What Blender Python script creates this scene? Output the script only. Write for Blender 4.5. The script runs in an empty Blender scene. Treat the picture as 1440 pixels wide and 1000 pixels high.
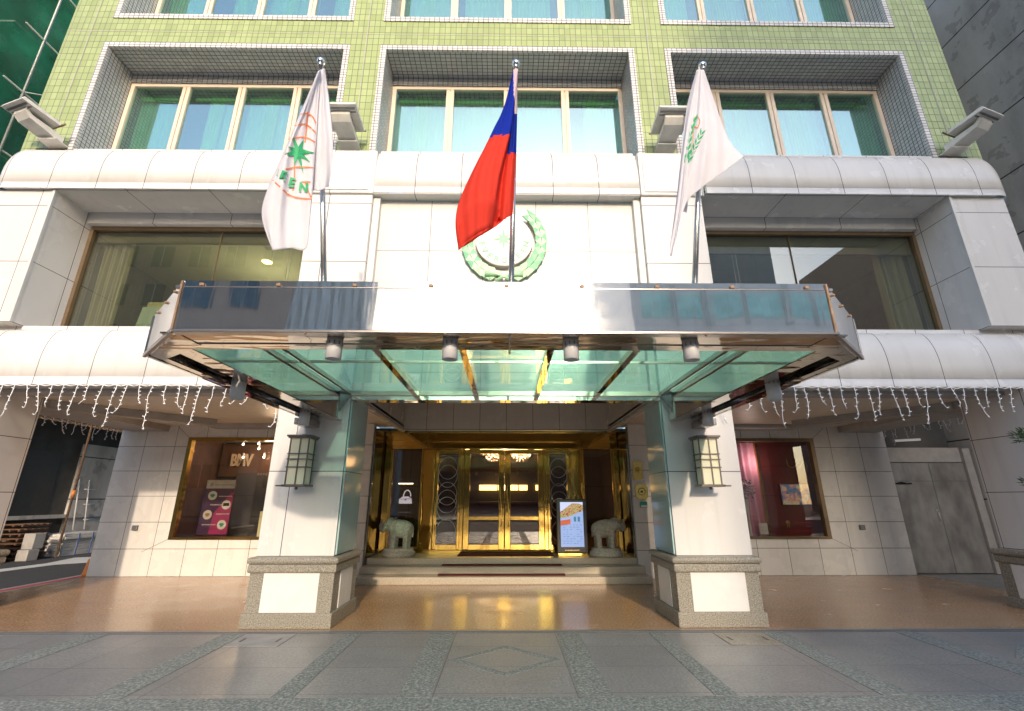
import bpy, bmesh, math, random
from mathutils import Vector, Matrix
random.seed(7)
S = bpy.context.scene
PI = math.pi
# ------------------------------------------------------------------ camera, sky, sun, exposure
TH = math.atan(202/645); YA = math.radians(0.7); CH = 1.5; FP = 645.0
cam_d = bpy.data.cameras.new('camera'); cam = bpy.data.objects.new('camera', cam_d); S.collection.objects.link(cam)
cam.location = (0, 0, CH); cam.rotation_euler = (PI/2+TH, 0, -YA)
cam_d.sensor_width = 36; cam_d.lens = FP/1440*36; cam_d.clip_start = .05; cam_d.clip_end = 600
S.camera = cam
SUN_DX, SUN_DZ = -.12, -.35                    # direction the sunlight travels, per metre towards the hotel
w = bpy.data.worlds.new('World'); S.world = w; w.use_nodes = True
nt = w.node_tree; bg = nt.nodes['Background']
sky = nt.nodes.new('ShaderNodeTexSky'); sky.sky_type = 'NISHITA'; sky.sun_disc = False
sky.sun_elevation = math.atan(.35); sky.sun_rotation = PI - math.atan(.12)
sky.air_density = 1.0; sky.dust_density = 2.4; sky.ozone_density = 2.0
nt.links.new(sky.outputs[0], bg.inputs[0]); bg.inputs[1].default_value = .15
sd = bpy.data.lights.new('sun', 'SUN'); so = bpy.data.objects.new('sun', sd); S.collection.objects.link(so)
sd.energy = 1.05; sd.angle = math.radians(1.3); sd.color = (1, .81, .62)
so.rotation_euler = Vector((SUN_DX, 1, SUN_DZ)).to_track_quat('-Z', 'Y').to_euler()
S.view_settings.view_transform = 'Standard'; S.view_settings.look = 'None'
S.view_settings.exposure = 1.53; S.view_settings.gamma = 1
S.cycles.max_bounces = 10; S.cycles.transparent_max_bounces = 16; S.cycles.glossy_bounces = 5

def at(px, py, Y):
    "a point measured on the photograph, at its own distance Y from the camera"
    u = (px-720)/FP; v = (500-py)/FP
    y = math.cos(TH)-v*math.sin(TH); z = math.sin(TH)+v*math.cos(TH)
    x, y = u*math.cos(YA)+y*math.sin(YA), y*math.cos(YA)-u*math.sin(YA)
    return Vector((x*Y/y, Y, CH+z*Y/y))

# ------------------------------------------------------------------ materials
class N:
    def __init__(s, name):
        s.m = bpy.data.materials.new(name); s.m.use_nodes = True
        s.t = s.m.node_tree; s.b = s.t.nodes['Principled BSDF']; s.out = s.t.nodes['Material Output']
    def n(s, ty, **k):
        x = s.t.nodes.new(ty)
        for a, v in k.items(): setattr(x, a, v)
        return x
    def l(s, a, b): s.t.links.new(a, b)
    def math(s, op, a, b=None, c=None):
        x = s.n('ShaderNodeMath', operation=op)
        for i, v in enumerate((a, b, c)):
            if v is None: continue
            if isinstance(v, (int, float)): x.inputs[i].default_value = v
            else: s.l(v, x.inputs[i])
        return x.outputs[0]
    def pos(s): return s.n('ShaderNodeNewGeometry').outputs['Position']
    def noise(s, scale, detail=4, vec=None, rough=.55, stretch=None):
        x = s.n('ShaderNodeTexNoise'); x.inputs['Scale'].default_value = scale; x.inputs['Detail'].default_value = detail
        x.inputs['Roughness'].default_value = rough
        v = vec or s.pos()
        if stretch:
            mp = s.n('ShaderNodeMapping'); mp.inputs['Scale'].default_value = stretch; s.l(v, mp.inputs[0]); v = mp.outputs[0]
        s.l(v, x.inputs['Vector']); return x.outputs['Fac']
    def ramp(s, fac, stops):
        r = s.n('ShaderNodeValToRGB'); e = r.color_ramp.elements
        e[0].position, e[0].color = stops[0][0], (*stops[0][1], 1)
        e[1].position, e[1].color = stops[-1][0], (*stops[-1][1], 1)
        for p, c in stops[1:-1]:
            q = e.new(p); q.color = (*c, 1)
        s.l(fac, r.inputs[0]); return r.outputs[0]
    def mix(s, fac, a, b, mode='MIX'):
        x = s.n('ShaderNodeMix', data_type='RGBA', blend_type=mode)
        for i, v in ((0, fac), (6, a), (7, b)):
            if isinstance(v, (int, float)): x.inputs[i].default_value = v
            elif isinstance(v, tuple): x.inputs[i].default_value = (*v, 1)
            else: s.l(v, x.inputs[i])
        return x.outputs[2]
    def bump(s, h, strength=.3, dist=.01):
        b = s.n('ShaderNodeBump'); b.inputs['Strength'].default_value = strength; b.inputs['Distance'].default_value = dist
        s.l(h, b.inputs['Height']); s.l(b.outputs[0], s.b.inputs['Normal'])
    def grid(s, sx, sy, sz, ox=0, oy=0, oz=0, w=.006, cell=False):
        "1 on the joints of a world aligned grid of panels, 0 elsewhere (each face uses its two in-plane axes)"
        g = s.n('ShaderNodeNewGeometry'); p = s.n('ShaderNodeSeparateXYZ'); s.l(g.outputs['Position'], p.inputs[0])
        nn = s.n('ShaderNodeSeparateXYZ'); s.l(g.outputs['True Normal'], nn.inputs[0])
        tot = None; cells = []
        for i, (sz_, o) in enumerate(((sx, ox), (sy, oy), (sz, oz))):
            q = s.math('ADD', p.outputs[i], -o)
            q = s.math('DIVIDE', q, sz_)
            inpl = s.math('LESS_THAN', s.math('ABSOLUTE', nn.outputs[i]), .8)
            cells.append(s.math('MULTIPLY', s.math('FLOOR', q), inpl))
            fr = s.math('FRACT', q)
            d = s.math('MULTIPLY', s.math('MINIMUM', fr, s.math('SUBTRACT', 1, fr)), sz_)
            mk = s.math('MULTIPLY', s.math('LESS_THAN', d, w/2), inpl)
            tot = mk if tot is None else s.math('MAXIMUM', tot, mk)
        if not cell: return tot
        cv = s.n('ShaderNodeCombineXYZ')
        for i in range(3): s.l(cells[i], cv.inputs[i])
        wn = s.n('ShaderNodeTexWhiteNoise'); s.l(cv.outputs[0], wn.inputs['Vector'])
        return tot, wn.outputs['Value']
    def set(s, col=None, rough=None, metal=None, spec=None, coat=None, **k):
        for nm, v in (('Base Color', col), ('Roughness', rough), ('Metallic', metal), ('Specular IOR Level', spec), ('Coat Weight', coat)):
            if v is None: continue
            if isinstance(v, tuple): v = (*v, 1)
            if isinstance(v, (int, float, tuple)): s.b.inputs[nm].default_value = v
            else: s.l(v, s.b.inputs[nm])
        return s.m
M = {}
def simple(name, col, rough=.5, metal=0, var=.12, scale=6, bump=0, bscale=40):
    a = N(name); c2 = tuple(max(0, c*(1-var)) for c in col); c1 = tuple(min(1, c*(1+var)) for c in col)
    a.set(a.ramp(a.noise(scale, 5), [(.3, c2), (.7, c1)]), rough, metal)
    if bump: a.bump(a.noise(bscale, 4), bump, .01)
    M[name] = a.m; return a.m
def clad(name, col, sx, sy, sz, ox=0, oy=0, oz=0, rough=.22, w=.011):
    a = N(name); j, cell = a.grid(sx, sy, sz, ox, oy, oz, w, True)
    st = a.noise(1.2, 6, stretch=(1, 1, .35))
    base = a.ramp(st, [(.25, tuple(c*.88 for c in col)), (.7, col)])
    run = a.ramp(a.noise(7, 5, stretch=(1, 1, .06)), [(.52, (0, 0, 0)), (.75, (1, 1, 1))])
    base = a.mix(a.math('MULTIPLY', run, .16), base, (.30, .27, .23))
    base = a.mix(a.math('MULTIPLY', cell, .10), base, tuple(c*.75 for c in col))
    a.set(a.mix(j, base, (.10, .095, .09)), rough, 0, .5)
    r = a.math('ADD', a.math('MULTIPLY', a.noise(2.5, 5), .22), rough-.08); a.l(r, a.b.inputs['Roughness'])
    a.bump(a.math('ADD', a.math('MULTIPLY', j, -1.0), a.math('MULTIPLY', a.noise(1.6, 2), .25)), .35, .012)
    M[name] = a.m; return a.m
def tiles(name, c1, c2, sx, sy, sz, grout=(.05, .05, .045), w=.012, ox=0, oz=0, rough=.22):
    a = N(name); j, cell = a.grid(sx, sy, sz, ox, 0, oz, w, True)
    base = a.ramp(cell, [(0, c1), (1, c2)])
    base = a.mix(a.math('MULTIPLY', a.noise(.9, 6, stretch=(1.5, 1.5, .4)), .35), base, tuple(c*.6 for c in c1))
    run = a.ramp(a.noise(4, 6, stretch=(1, 1, .12)), [(.5, (0, 0, 0)), (.72, (1, 1, 1))]); base = a.mix(a.math('MULTIPLY', run, .25), base, tuple(c*.45 for c in c1))
    a.set(a.mix(j, base, grout), a.math('ADD', a.math('MULTIPLY', j, .5), rough))
    a.bump(a.math('MULTIPLY', j, -1), .5, .01)
    M[name] = a.m; return a.m
def glass(name, tint, gloss=1.0, ior=1.5, rough=0.0, dif=0, wave=0.0, gcol=(1, 1, 1)):
    a = N(name); tr = a.n('ShaderNodeBsdfTransparent'); tr.inputs[0].default_value = (*tint, 1)
    gl = a.n('ShaderNodeBsdfGlossy'); gl.inputs['Roughness'].default_value = rough; gl.inputs[0].default_value = (*gcol, 1)
    fr = a.n('ShaderNodeFresnel'); fr.inputs['IOR'].default_value = ior
    # both sides of a pane reflect: use the incidence angle whichever way the face looks
    lw = a.n('ShaderNodeLayerWeight'); lw.inputs['Blend'].default_value = .5
    f = a.math('ADD', a.math('MULTIPLY', a.math('POWER', lw.outputs['Facing'], 4.0), .85), .05*gloss)
    if wave:
        b = a.n('ShaderNodeBump'); b.inputs['Strength'].default_value = wave; b.inputs['Distance'].default_value = .02
        a.l(a.noise(.8, 1), b.inputs['Height']); a.l(b.outputs[0], gl.inputs['Normal'])
    mx = a.n('ShaderNodeMixShader'); a.l(a.math('MINIMUM', f, 1.0), mx.inputs[0]); a.l(tr.outputs[0], mx.inputs[1]); a.l(gl.outputs[0], mx.inputs[2])
    last = mx.outputs[0]
    if dif:
        d = a.n('ShaderNodeBsdfDiffuse'); d.inputs[0].default_value = (*tint, 1)
        t2 = a.n('ShaderNodeBsdfTranslucent'); t2.inputs[0].default_value = (*tint, 1)
        ad = a.n('ShaderNodeMixShader'); ad.inputs[0].default_value = .5; a.l(d.outputs[0], ad.inputs[1]); a.l(t2.outputs[0], ad.inputs[2])
        m2 = a.n('ShaderNodeMixShader'); m2.inputs[0].default_value = dif; a.l(last, m2.inputs[1]); a.l(ad.outputs[0], m2.inputs[2]); last = m2.outputs[0]
    a.l(last, a.out.inputs[0]); M[name] = a.m; return a.m
def emit(name, col, st, base=(.8, .8, .8)):
    a = N(name); a.set(base, .5); a.b.inputs['Emission Color'].default_value = (*col, 1); a.b.inputs['Emission Strength'].default_value = st
    M[name] = a.m; return a.m

CREAM = (.70, .675, .65)
clad('band_panel', CREAM, .765, 9, 9, ox=-8.2, oz=50)
clad('centre_panel', CREAM, .76, 9, 9, ox=-2.28, oz=50)
clad('pier_panel', (.70, .68, .655), 1.02, 9, 1.06, ox=2.20, oy=5, oz=.80)
clad('flank_panel', CREAM, 1.35, .62, 1.0, ox=7.3, oy=6.4, oz=4.01)
simple('plain_cream', (.70, .68, .65), .3, var=.05)
clad('emblem_panel', (.66, .64, .61), .87, 9, 1.02, ox=-2.13, oy=6.1, oz=4.32, w=.009)
clad('shop_panel', (.72, .69, .64), .66, .66, .52, ox=-.02, oz=.0, w=.010, rough=.25)
clad('pier_side_panel', CREAM, 9, .9, .80, ox=5, oy=6.45, oz=.0, rough=.15)
clad('teal_panel', (.40, .55, .55), 9, 9, 1.06, oz=.80, rough=.10)
clad('lintel_panel', (.56, .54, .51), .61, 9, 1.2, ox=-2.44, oz=3.02)
simple('soffit', (.62, .60, .57), .5, var=.06)
simple('ceiling_panel', (.66, .58, .47), .45, var=.06)
simple('ceiling_beam', (.38, .355, .33), .5)
tiles('green_tile', (.33, .395, .15), (.41, .475, .20), .105, .105, .155, grout=(.12, .13, .07), w=.010, ox=.05)
tiles('white_tile', (.62, .60, .58), (.78, .75, .73), .095, .095, .062, grout=(.16, .15, .14), w=.013, rough=.3)
tiles('grey_tile', (.50, .49, .48), (.62, .61, .60), .10, .075, .075, grout=(.10, .10, .095), w=.012, rough=.35)
simple('window_frame', (.70, .58, .46), .4, var=.06)
simple('bronze_frame', (.20, .14, .08), .35, .5)
glass('upper_glass', (.60, .86, .76), 6.0, wave=.02, gcol=(.92, 1, 1))
glass('first_glass', (.74, .76, .68), 2.6, wave=.05)
glass('shop_glass', (.88, .87, .84), 1.1)
glass('door_glass', (.62, .58, .50), 1.7)
glass('canopy_glass', (.60, .87, .79), 1.6, dif=.16)
glass('clear_plastic', (.9, .92, .95), 1.5)
a = N('mirror_steel'); a.set((.78, .76, .73), .03, 1)
g = a.math('ADD', a.math('MULTIPLY', a.noise(1.1, 2, stretch=(1, 2, .5)), 1.0), a.math('MULTIPLY', a.noise(6, 2, stretch=(2, 1, .2)), .06)); a.bump(g, .22, .03)
a.l(a.math('MULTIPLY', a.noise(9, 6), .10), a.b.inputs['Roughness']); M['mirror_steel'] = a.m
a = N('soffit_steel'); a.set((.50, .43, .35), .05, 1); a.bump(a.noise(2.2, 2, stretch=(.6, 2, 1)), .3, .03); M['soffit_steel'] = a.m
simple('plain_steel', (.72, .72, .73), .12, 1.0)
simple('steel_edge', (.42, .38, .35), .25, .9)
simple('brushed_steel', (.55, .54, .53), .25, 1.0, scale=20)
a = N('door_steel'); a.set(a.ramp(a.noise(3, 7, stretch=(1, 1, .5)), [(.3, (.24, .225, .21)), (.7, (.50, .48, .45))]), .42, .55)
a.bump(a.noise(30, 3), .08, .01); M['door_steel'] = a.m
a = N('gold'); a.set((.62, .40, .10), .08, 1); a.bump(a.noise(5, 3, stretch=(1, 1, .4)), .15, .02); M['gold'] = a.m
simple('dark_gold', (.50, .31, .08), .2, 1.0)
simple('side_mirror', (.20, .17, .12), .06, .9)
def granite(name, cs, scale=90, rough=.3, big=.25, bump=.05, stretch=None):
    a = N(name); f = a.noise(scale, 3, rough=.7); c = a.ramp(f, [(.32, cs[0]), (.47, cs[1]), (.56, cs[2]), (.68, cs[3])])
    c = a.mix(a.math('MULTIPLY', a.noise(1.3, 6, stretch=stretch), big), c, cs[0])
    r = a.math('ADD', a.math('MULTIPLY', a.noise(2.2, 6), .30), rough-.12); a.set(c, .3); a.l(r, a.b.inputs['Roughness'])
    a.bump(f, bump, .005); M[name] = a.m; return a
granite('plinth_granite', [(.10, .095, .08), (.24, .22, .18), (.33, .30, .24), (.46, .43, .36)], 70, .35)
a = granite('pavement_granite', [(.145, .14, .13), (.255, .25, .235), (.32, .315, .295), (.46, .45, .425)], 42, .34, .35, .25)
j, cell = a.grid(1.16, .62, 9, ox=-.58, oy=6.22, w=.008, cell=True)
old = a.b.inputs['Base Color'].links[0].from_socket
c = a.mix(a.math('MULTIPLY', cell, .35), old, (.16, .165, .17))
c = a.mix(a.ramp(a.noise(1.7, 8, rough=.7), [(.48, (0, 0, 0)), (.72, (.45, .45, .45))]), c, (.14, .135, .13))
c = a.mix(a.ramp(a.noise(14, 4, rough=.7), [(.66, (0, 0, 0)), (.74, (.5, .5, .5))]), c, (.10, .10, .10))
c = a.mix(.22, c, a.ramp(a.noise(160, 2, rough=.8), [(.35, (.05, .05, .05)), (.65, (.55, .55, .56))]))
a.l(a.mix(a.math('MULTIPLY', j, .75), c, (.06, .06, .06)), a.b.inputs['Base Color'])
granite('pavement_band', [(.10, .115, .10), (.19, .205, .19), (.29, .305, .285), (.44, .455, .43)], 40, .7, .3, .6)
granite('pavement_line', [(.06, .06, .06), (.10, .10, .10), (.13, .13, .13), (.17, .17, .17)], 80, .6)
a = granite('arcade_granite', [(.25, .14, .07), (.45, .275, .15), (.56, .36, .21), (.68, .49, .31)], 38, .19, .45, .04, (1, 2.5, 1))
j = a.grid(.60, .60, 9, w=.004); old = a.b.inputs['Base Color'].links[0].from_socket
a.l(a.mix(a.math('MULTIPLY', j, .35), old, (.12, .07, .04)), a.b.inputs['Base Color'])
granite('step_stone', [(.34, .29, .22), (.44, .38, .29), (.50, .43, .34), (.57, .50, .40)], 60, .3, .2)
simple('asphalt', (.055, .052, .052), .85, var=.3, scale=60, bump=.4, bscale=200)
simple('road_paint', (.62, .61, .58), .7, var=.15, scale=20)
simple('red_paint', (.50, .06, .06), .6, var=.2, scale=20)
simple('pale_kerb', (.30, .29, .28), .7)
simple('mat_red', (.10, .015, .012), .9, var=.4, scale=80)
a = N('concrete'); st = a.noise(.7, 8, rough=.65, stretch=(1, 1, .4)); bl = a.noise(3, 6)
c = a.ramp(st, [(.3, (.30, .28, .26)), (.5, (.50, .475, .45)), (.7, (.60, .575, .55))])
c = a.mix(a.math('MULTIPLY', a.math('GREATER_THAN', bl, .60), .35), c, (.15, .14, .13))
j = a.grid(9, 30, 1.3, oy=-10, oz=.2, w=.03); a.set(a.mix(j, c, (.04, .04, .04)), .85); a.bump(a.math('ADD', bl, a.math('MULTIPLY', j, -2)), .4, .03); M['concrete'] = a.m
simple('dark_wall', (.075, .072, .068), .8, var=.35, scale=1.5)
simple('dark_interior', (.035, .028, .022), .6)
simple('brown_interior', (.11, .055, .03), .4, var=.3, scale=3)
simple('room_wall', (.26, .25, .20), .7)
simple('room_ceiling', (.60, .62, .46), .7, var=.05)
simple('lamp_metal', (.52, .52, .53), .5, 0)
simple('lamp_dark', (.20, .20, .20), .45, .6)
simple('lamp_cream', (.62, .60, .55), .45, 0)
simple('lantern_bronze', (.16, .14, .125), .4, .7)
a = N('lantern_panel'); a.set((.72, .70, .52), .35); a.b.inputs['Transmission Weight'].default_value = 0; a.b.inputs['Subsurface Weight'].default_value = .2; M['lantern_panel'] = a.m
simple('white_plastic', (.80, .80, .80), .4, var=.04)
def cloth(name, col, tr=.35):
    a = N(name); d = a.n('ShaderNodeBsdfDiffuse'); t = a.n('ShaderNodeBsdfTranslucent')
    c = a.ramp(a.noise(3, 4), [(.3, tuple(x*.93 for x in col)), (.7, col)])
    b = a.n('ShaderNodeBump'); b.inputs['Strength'].default_value = .25; b.inputs['Distance'].default_value = .02; a.l(a.noise(5, 4, stretch=(2, 2, .7)), b.inputs['Height'])
    m = a.n('ShaderNodeMixShader'); m.inputs[0].default_value = tr
    a.l(c, d.inputs[0]); a.l(c, t.inputs[0]); a.l(b.outputs[0], d.inputs['Normal']); a.l(d.outputs[0], m.inputs[1]); a.l(t.outputs[0], m.inputs[2]); a.l(m.outputs[0], a.out.inputs[0])
    M[name] = a.m; return a.m
cloth('flag_white', (.80, .78, .82)); cloth('flag_red', (.80, .075, .05)); cloth('flag_blue', (.02, .045, .42)); cloth('flag_pink', (.78, .62, .66))
cloth('curtain_cream', (.62, .58, .42), .3); cloth('curtain_white', (.78, .85, .74), .4); cloth('curtain_green', (.66, .74, .36), .3); cloth('drape_pink', (.75, .36, .46), .2); cloth('drape_red', (.60, .03, .08), .1)
cloth('table_cloth_yellow', (.72, .68, .40), .1); cloth('table_cloth_mint', (.62, .76, .70), .1)
simple('star_green', (.03, .36, .14), .6, var=.05); simple('line_orange', (.75, .20, .06), .6, var=.05)
simple('emblem_green', (.20, .50, .27), .35, var=.1); simple('emblem_pale', (.42, .66, .40), .4, var=.05); simple('emblem_white', (.82, .80, .78), .35, var=.03); simple('emblem_edge', (.55, .48, .42), .5)
simple('line_pink', (.66, .52, .48), .5, var=.03)
simple('statue_stone', (.46, .43, .36), .75, var=.3, scale=25, bump=.4)
simple('black_plastic', (.015, .014, .014), .3)
simple('rust_pipe', (.25, .16, .10), .6, .3, var=.3, scale=15)
simple('pallet_wood', (.15, .08, .045), .8, var=.3, scale=8)
simple('foam_white', (.60, .57, .53), .8)
simple('tarp_blue', (.10, .14, .32), .6)
simple('orange_plastic', (.60, .20, .03), .5)
simple('poster_purple', (.07, .03, .09), .4); simple('poster_magenta', (.36, .03, .14), .4); simple('paper_white', (.70, .68, .64), .6); simple('paper_grey', (.50, .51, .47), .5)
simple('pedestal_yellow', (.70, .66, .38), .5); simple('bag_red', (.70, .03, .02), .4); simple('text_grey', (.30, .28, .30), .5); simple('text_gold', (.55, .35, .12), .35, .8)
simple('letter_bronze', (.72, .56, .40), .4, .1)
simple('dark_red_board', (.12, .008, .008), .4); simple('flower_mix', (.55, .35, .38), .7, var=.6, scale=60)
simple('sign_green', (.02, .35, .22), .5); simple('sign_white', (.75, .76, .72), .5)
emit('lamp_yellow', (1, .62, .22), 5); emit('lamp_white', (1, .88, .70), 5); emit('crystal', (1, .55, .30), 1.6, (.5, .3, .2)); emit('screen_blue', (.42, .55, .95), .28, (.1, .1, .15))
emit('screen_pale', (.62, .66, .95), .36, (.1, .1, .1)); emit('lamp_orange', (1, .42, .08), 2.2); emit('screen_dark', (.05, .07, .14), .5, (.05, .05, .06)); emit('food_red', (.55, .10, .05), .35, (.3, .1, .05)); emit('food_green', (.25, .38, .08), .4, (.2, .3, .1)); emit('bag_glow', (.72, .72, 1), .6); emit('bag_dark', (.15, .15, .3), .5, (.1, .1, .2))
emit('tv_pink', (.5, .12, .25), .25, (.2, .05, .1)); emit('tv_yellow', (.5, .4, .12), .3, (.3, .3, .1)); emit('tv_teal', (.06, .20, .30), .35, (.05, .1, .2))
def picture(name, stops, sc, st):
    a = N(name); c = a.ramp(a.noise(sc, 5, rough=.6), stops); a.set(c, .4); a.l(c, a.b.inputs['Emission Color']); a.b.inputs['Emission Strength'].default_value = st; M[name] = a.m
picture('tv_picture', [(.30, (.01, .02, .04)), (.42, (.04, .12, .20)), (.50, (.30, .10, .12)), (.58, (.35, .32, .10)), (.66, (.10, .20, .40)), (.75, (.02, .02, .05))], 9, .25)
picture('food_picture', [(.32, (.10, .03, .01)), (.42, (.45, .06, .03)), (.50, (.70, .45, .30)), (.56, (.20, .35, .05)), (.64, (.55, .12, .05)), (.74, (.75, .70, .60))], 22, .22)
a = N('leaf'); a.set(a.ramp(a.noise(9, 3), [(.35, (.02, .05, .015)), (.7, (.07, .13, .035))]), .5); M['leaf'] = a.m
simple('bark', (.12, .08, .05), .9, var=.3, scale=20, bump=.5)
a = N('safety_net'); tr = a.n('ShaderNodeBsdfTransparent'); tr.inputs[0].default_value = (1, 1, 1, 1)
df = a.n('ShaderNodeBsdfDiffuse'); a.l(a.ramp(a.noise(.8, 6), [(.3, (.015, .12, .06)), (.7, (.05, .32, .18))]), df.inputs[0])
mx = a.n('ShaderNodeMixShader'); a.l(a.ramp(a.noise(1.5, 5), [(.3, (.55,)*3), (.7, (.92,)*3)]), mx.inputs[0]); a.l(tr.outputs[0], mx.inputs[1]); a.l(df.outputs[0], mx.inputs[2]); a.l(mx.outputs[0], a.out.inputs[0]); M['safety_net'] = a.m
simple('scaffold_tube', (.33, .36, .33), .5, .4); simple('scaffold_deck', (.30, .29, .24), .7)
clad('brown_brick', (.52, .36, .27), .4, .4, .12, rough=.6, w=.02)
clad('grey_facade', (.74, .69, .66), 1.3, 1.3, 1.3, rough=.5, w=.02)
simple('teal_blind', (.38, .62, .58), .4, var=.25, scale=1.3); simple('far_glass', (.05, .07, .08), .08)
simple('far_white', (.6, .58, .55), .5)

# ------------------------------------------------------------------ mesh helpers
class MB:
    def __init__(s): s.b = bmesh.new(); s.mi = 0
    def quad(s, pts, mi=None):
        vs = [s.b.verts.new(p) for p in pts]; f = s.b.faces.new(vs); f.material_index = s.mi if mi is None else mi; return f
    def box(s, x0, x1, y0, y1, z0, z1, bev=0):
        r = bmesh.ops.create_cube(s.b, size=1); vs = r['verts']
        for v in vs: v.co = Vector(((x0+x1)/2+v.co.x*(x1-x0), (y0+y1)/2+v.co.y*(y1-y0), (z0+z1)/2+v.co.z*(z1-z0)))
        fs = {f for v in vs for f in v.link_faces}
        for f in fs: f.material_index = s.mi
        if bev:
            es = {e for v in vs for e in v.link_edges}
            r = bmesh.ops.bevel(s.b, geom=list(es), offset=bev, segments=2, affect='EDGES', profile=.5)
            for f in r['faces']: f.material_index = s.mi
        return s
    def bar(s, p, q, w, h):
        p, q = Vector(p), Vector(q); d = (q-p); L = d.length; z = d.normalized(); up = Vector((0, 0, 1)) if abs(z.z) < .95 else Vector((0, 1, 0))
        x = z.cross(up).normalized(); y = x.cross(z)
        r = bmesh.ops.create_cube(s.b, size=1)
        for v in r['verts']: c = v.co.copy(); v.co = (p+q)/2+x*c.x*w+y*c.y*h+z*c.z*L
        for f in {f for v in r['verts'] for f in v.link_faces}: f.material_index = s.mi
        return s
    def tube(s, pts, r, n=8, cap=True):
        pts = [Vector(p) for p in pts]; rings = []
        rr = r if isinstance(r, (list, tuple)) else [r]*len(pts)
        px = None
        for i, p in enumerate(pts):
            t = (pts[min(i+1, len(pts)-1)]-pts[max(i-1, 0)]).normalized()
            if px is None: px = t.cross(Vector((0, 0, 1)) if abs(t.z) < .9 else Vector((0, 1, 0))).normalized()
            px = (px-t*px.dot(t)).normalized(); py = t.cross(px)
            rings.append([s.b.verts.new(p+px*math.cos(2*PI*k/n)*rr[i]+py*math.sin(2*PI*k/n)*rr[i]) for k in range(n)])
        for A, B in zip(rings, rings[1:]):
            for k in range(n):
                f = s.b.faces.new((A[k], A[(k+1) % n], B[(k+1) % n], B[k])); f.material_index = s.mi; f.smooth = True
        if cap:
            for R in (rings[0][::-1], rings[-1]):
                f = s.b.faces.new(R); f.material_index = s.mi
        return s
    def ball(s, c, r, sc=(1, 1, 1), seg=16, rot=None):
        q = bmesh.ops.create_uvsphere(s.b, u_segments=seg, v_segments=max(6, seg//2), radius=r)
        m = rot or Matrix()
        for v in q['verts']: v.co = (m @ Vector((v.co.x*sc[0], v.co.y*sc[1], v.co.z*sc[2])))+Vector(c)
        for f in {f for v in q['verts'] for f in v.link_faces}: f.smooth = True; f.material_index = s.mi
        return s
    def lathe(s, prof, c=(0, 0, 0), n=24):
        c = Vector(c); rings = [[s.b.verts.new(c+Vector((r*math.cos(2*PI*k/n), r*math.sin(2*PI*k/n), z))) for k in range(n)] for r, z in prof]
        for A, B in zip(rings, rings[1:]):
            for k in range(n):
                f = s.b.faces.new((A[k], A[(k+1) % n], B[(k+1) % n], B[k])); f.smooth = True; f.material_index = s.mi
        for R in (rings[0][::-1], rings[-1]): f = s.b.faces.new(R); f.material_index = s.mi
        return s
    def prism(s, pts, vec):
        "extrude a planar polygon"
        vec = Vector(vec); A = [s.b.verts.new(Vector(p)) for p in pts]; B = [s.b.verts.new(Vector(p)+vec) for p in pts]; n = len(pts)
        fs = [s.b.faces.new(A[::-1]), s.b.faces.new(B)]+[s.b.faces.new((A[k], A[(k+1) % n], B[(k+1) % n], B[k])) for k in range(n)]
        for f in fs: f.material_index = s.mi
        return s
    def sheet(s, rows, mi=None):
        V = [[s.b.verts.new(p) for p in r] for r in rows]
        for A, B in zip(V, V[1:]):
            for k in range(len(A)-1):
                f = s.b.faces.new((A[k], A[k+1], B[k+1], B[k])); f.smooth = True; f.material_index = s.mi if mi is None else mi
        return s
    def build(s, name, mat, parent=None, smooth=False, origin=None):
        me = bpy.data.meshes.new(name)
        bmesh.ops.recalc_face_normals(s.b, faces=s.b.faces)
        o = bpy.data.objects.new(name, me); S.collection.objects.link(o)
        if parent is not None:
            o.parent = parent; base = Vector((0, 0, 0)); p = parent
            while p is not None: base += p.location; p = p.parent
            bmesh.ops.translate(s.b, verts=s.b.verts, vec=-base)
        elif origin is not None:
            bmesh.ops.translate(s.b, verts=s.b.verts, vec=-Vector(origin)); o.location = origin
        s.b.to_mesh(me); s.b.free()
        for m in (mat if isinstance(mat, (list, tuple)) else [mat]): me.materials.append(M[m])
        if smooth:
            for f in me.polygons: f.use_smooth = True
        return o
def tag(o, label=None, cat=None, group=None, kind=None):
    if label: o['label'] = label
    if cat: o['category'] = cat
    if group: o['group'] = group
    if kind: o['kind'] = kind
    return o
def thing(name, label, cat, loc, group=None):
    o = bpy.data.objects.new(name, None); S.collection.objects.link(o); o.location = loc; o.empty_display_size = .1
    return tag(o, label, cat, group)
def boxes(name, mat, parent, *bs, bev=0):
    m = MB()
    for b in bs: m.box(*b, bev=bev)
    return m.build(name, mat, parent)
def parts(name, mat, parent, *bs, bev=0):
    for b in bs: boxes(name, mat, parent, b, bev=bev)
def copy_tree(o, parent=None):
    c = o.copy(); S.collection.objects.link(c)
    if parent: c.parent = parent
    for ch in [x for x in bpy.data.objects if x.parent == o]: copy_tree(ch, c)
    return c
def struct(o): o['kind'] = 'structure'; return o
def text_mesh(txt, size):
    cu = bpy.data.curves.new('t', 'FONT'); cu.body = txt; cu.size = size; cu.align_x = 'CENTER'; cu.resolution_u = 3; cu.offset = (.022 if size < 1 else .045)*size
    o = bpy.data.objects.new('t', cu); S.collection.objects.link(o)
    me = bpy.data.meshes.new_from_object(o); bpy.data.objects.remove(o)
    pts = [v.co.copy() for v in me.vertices]; fs = [tuple(p.vertices) for p in me.polygons]; bpy.data.meshes.remove(me)
    return pts, fs
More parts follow.
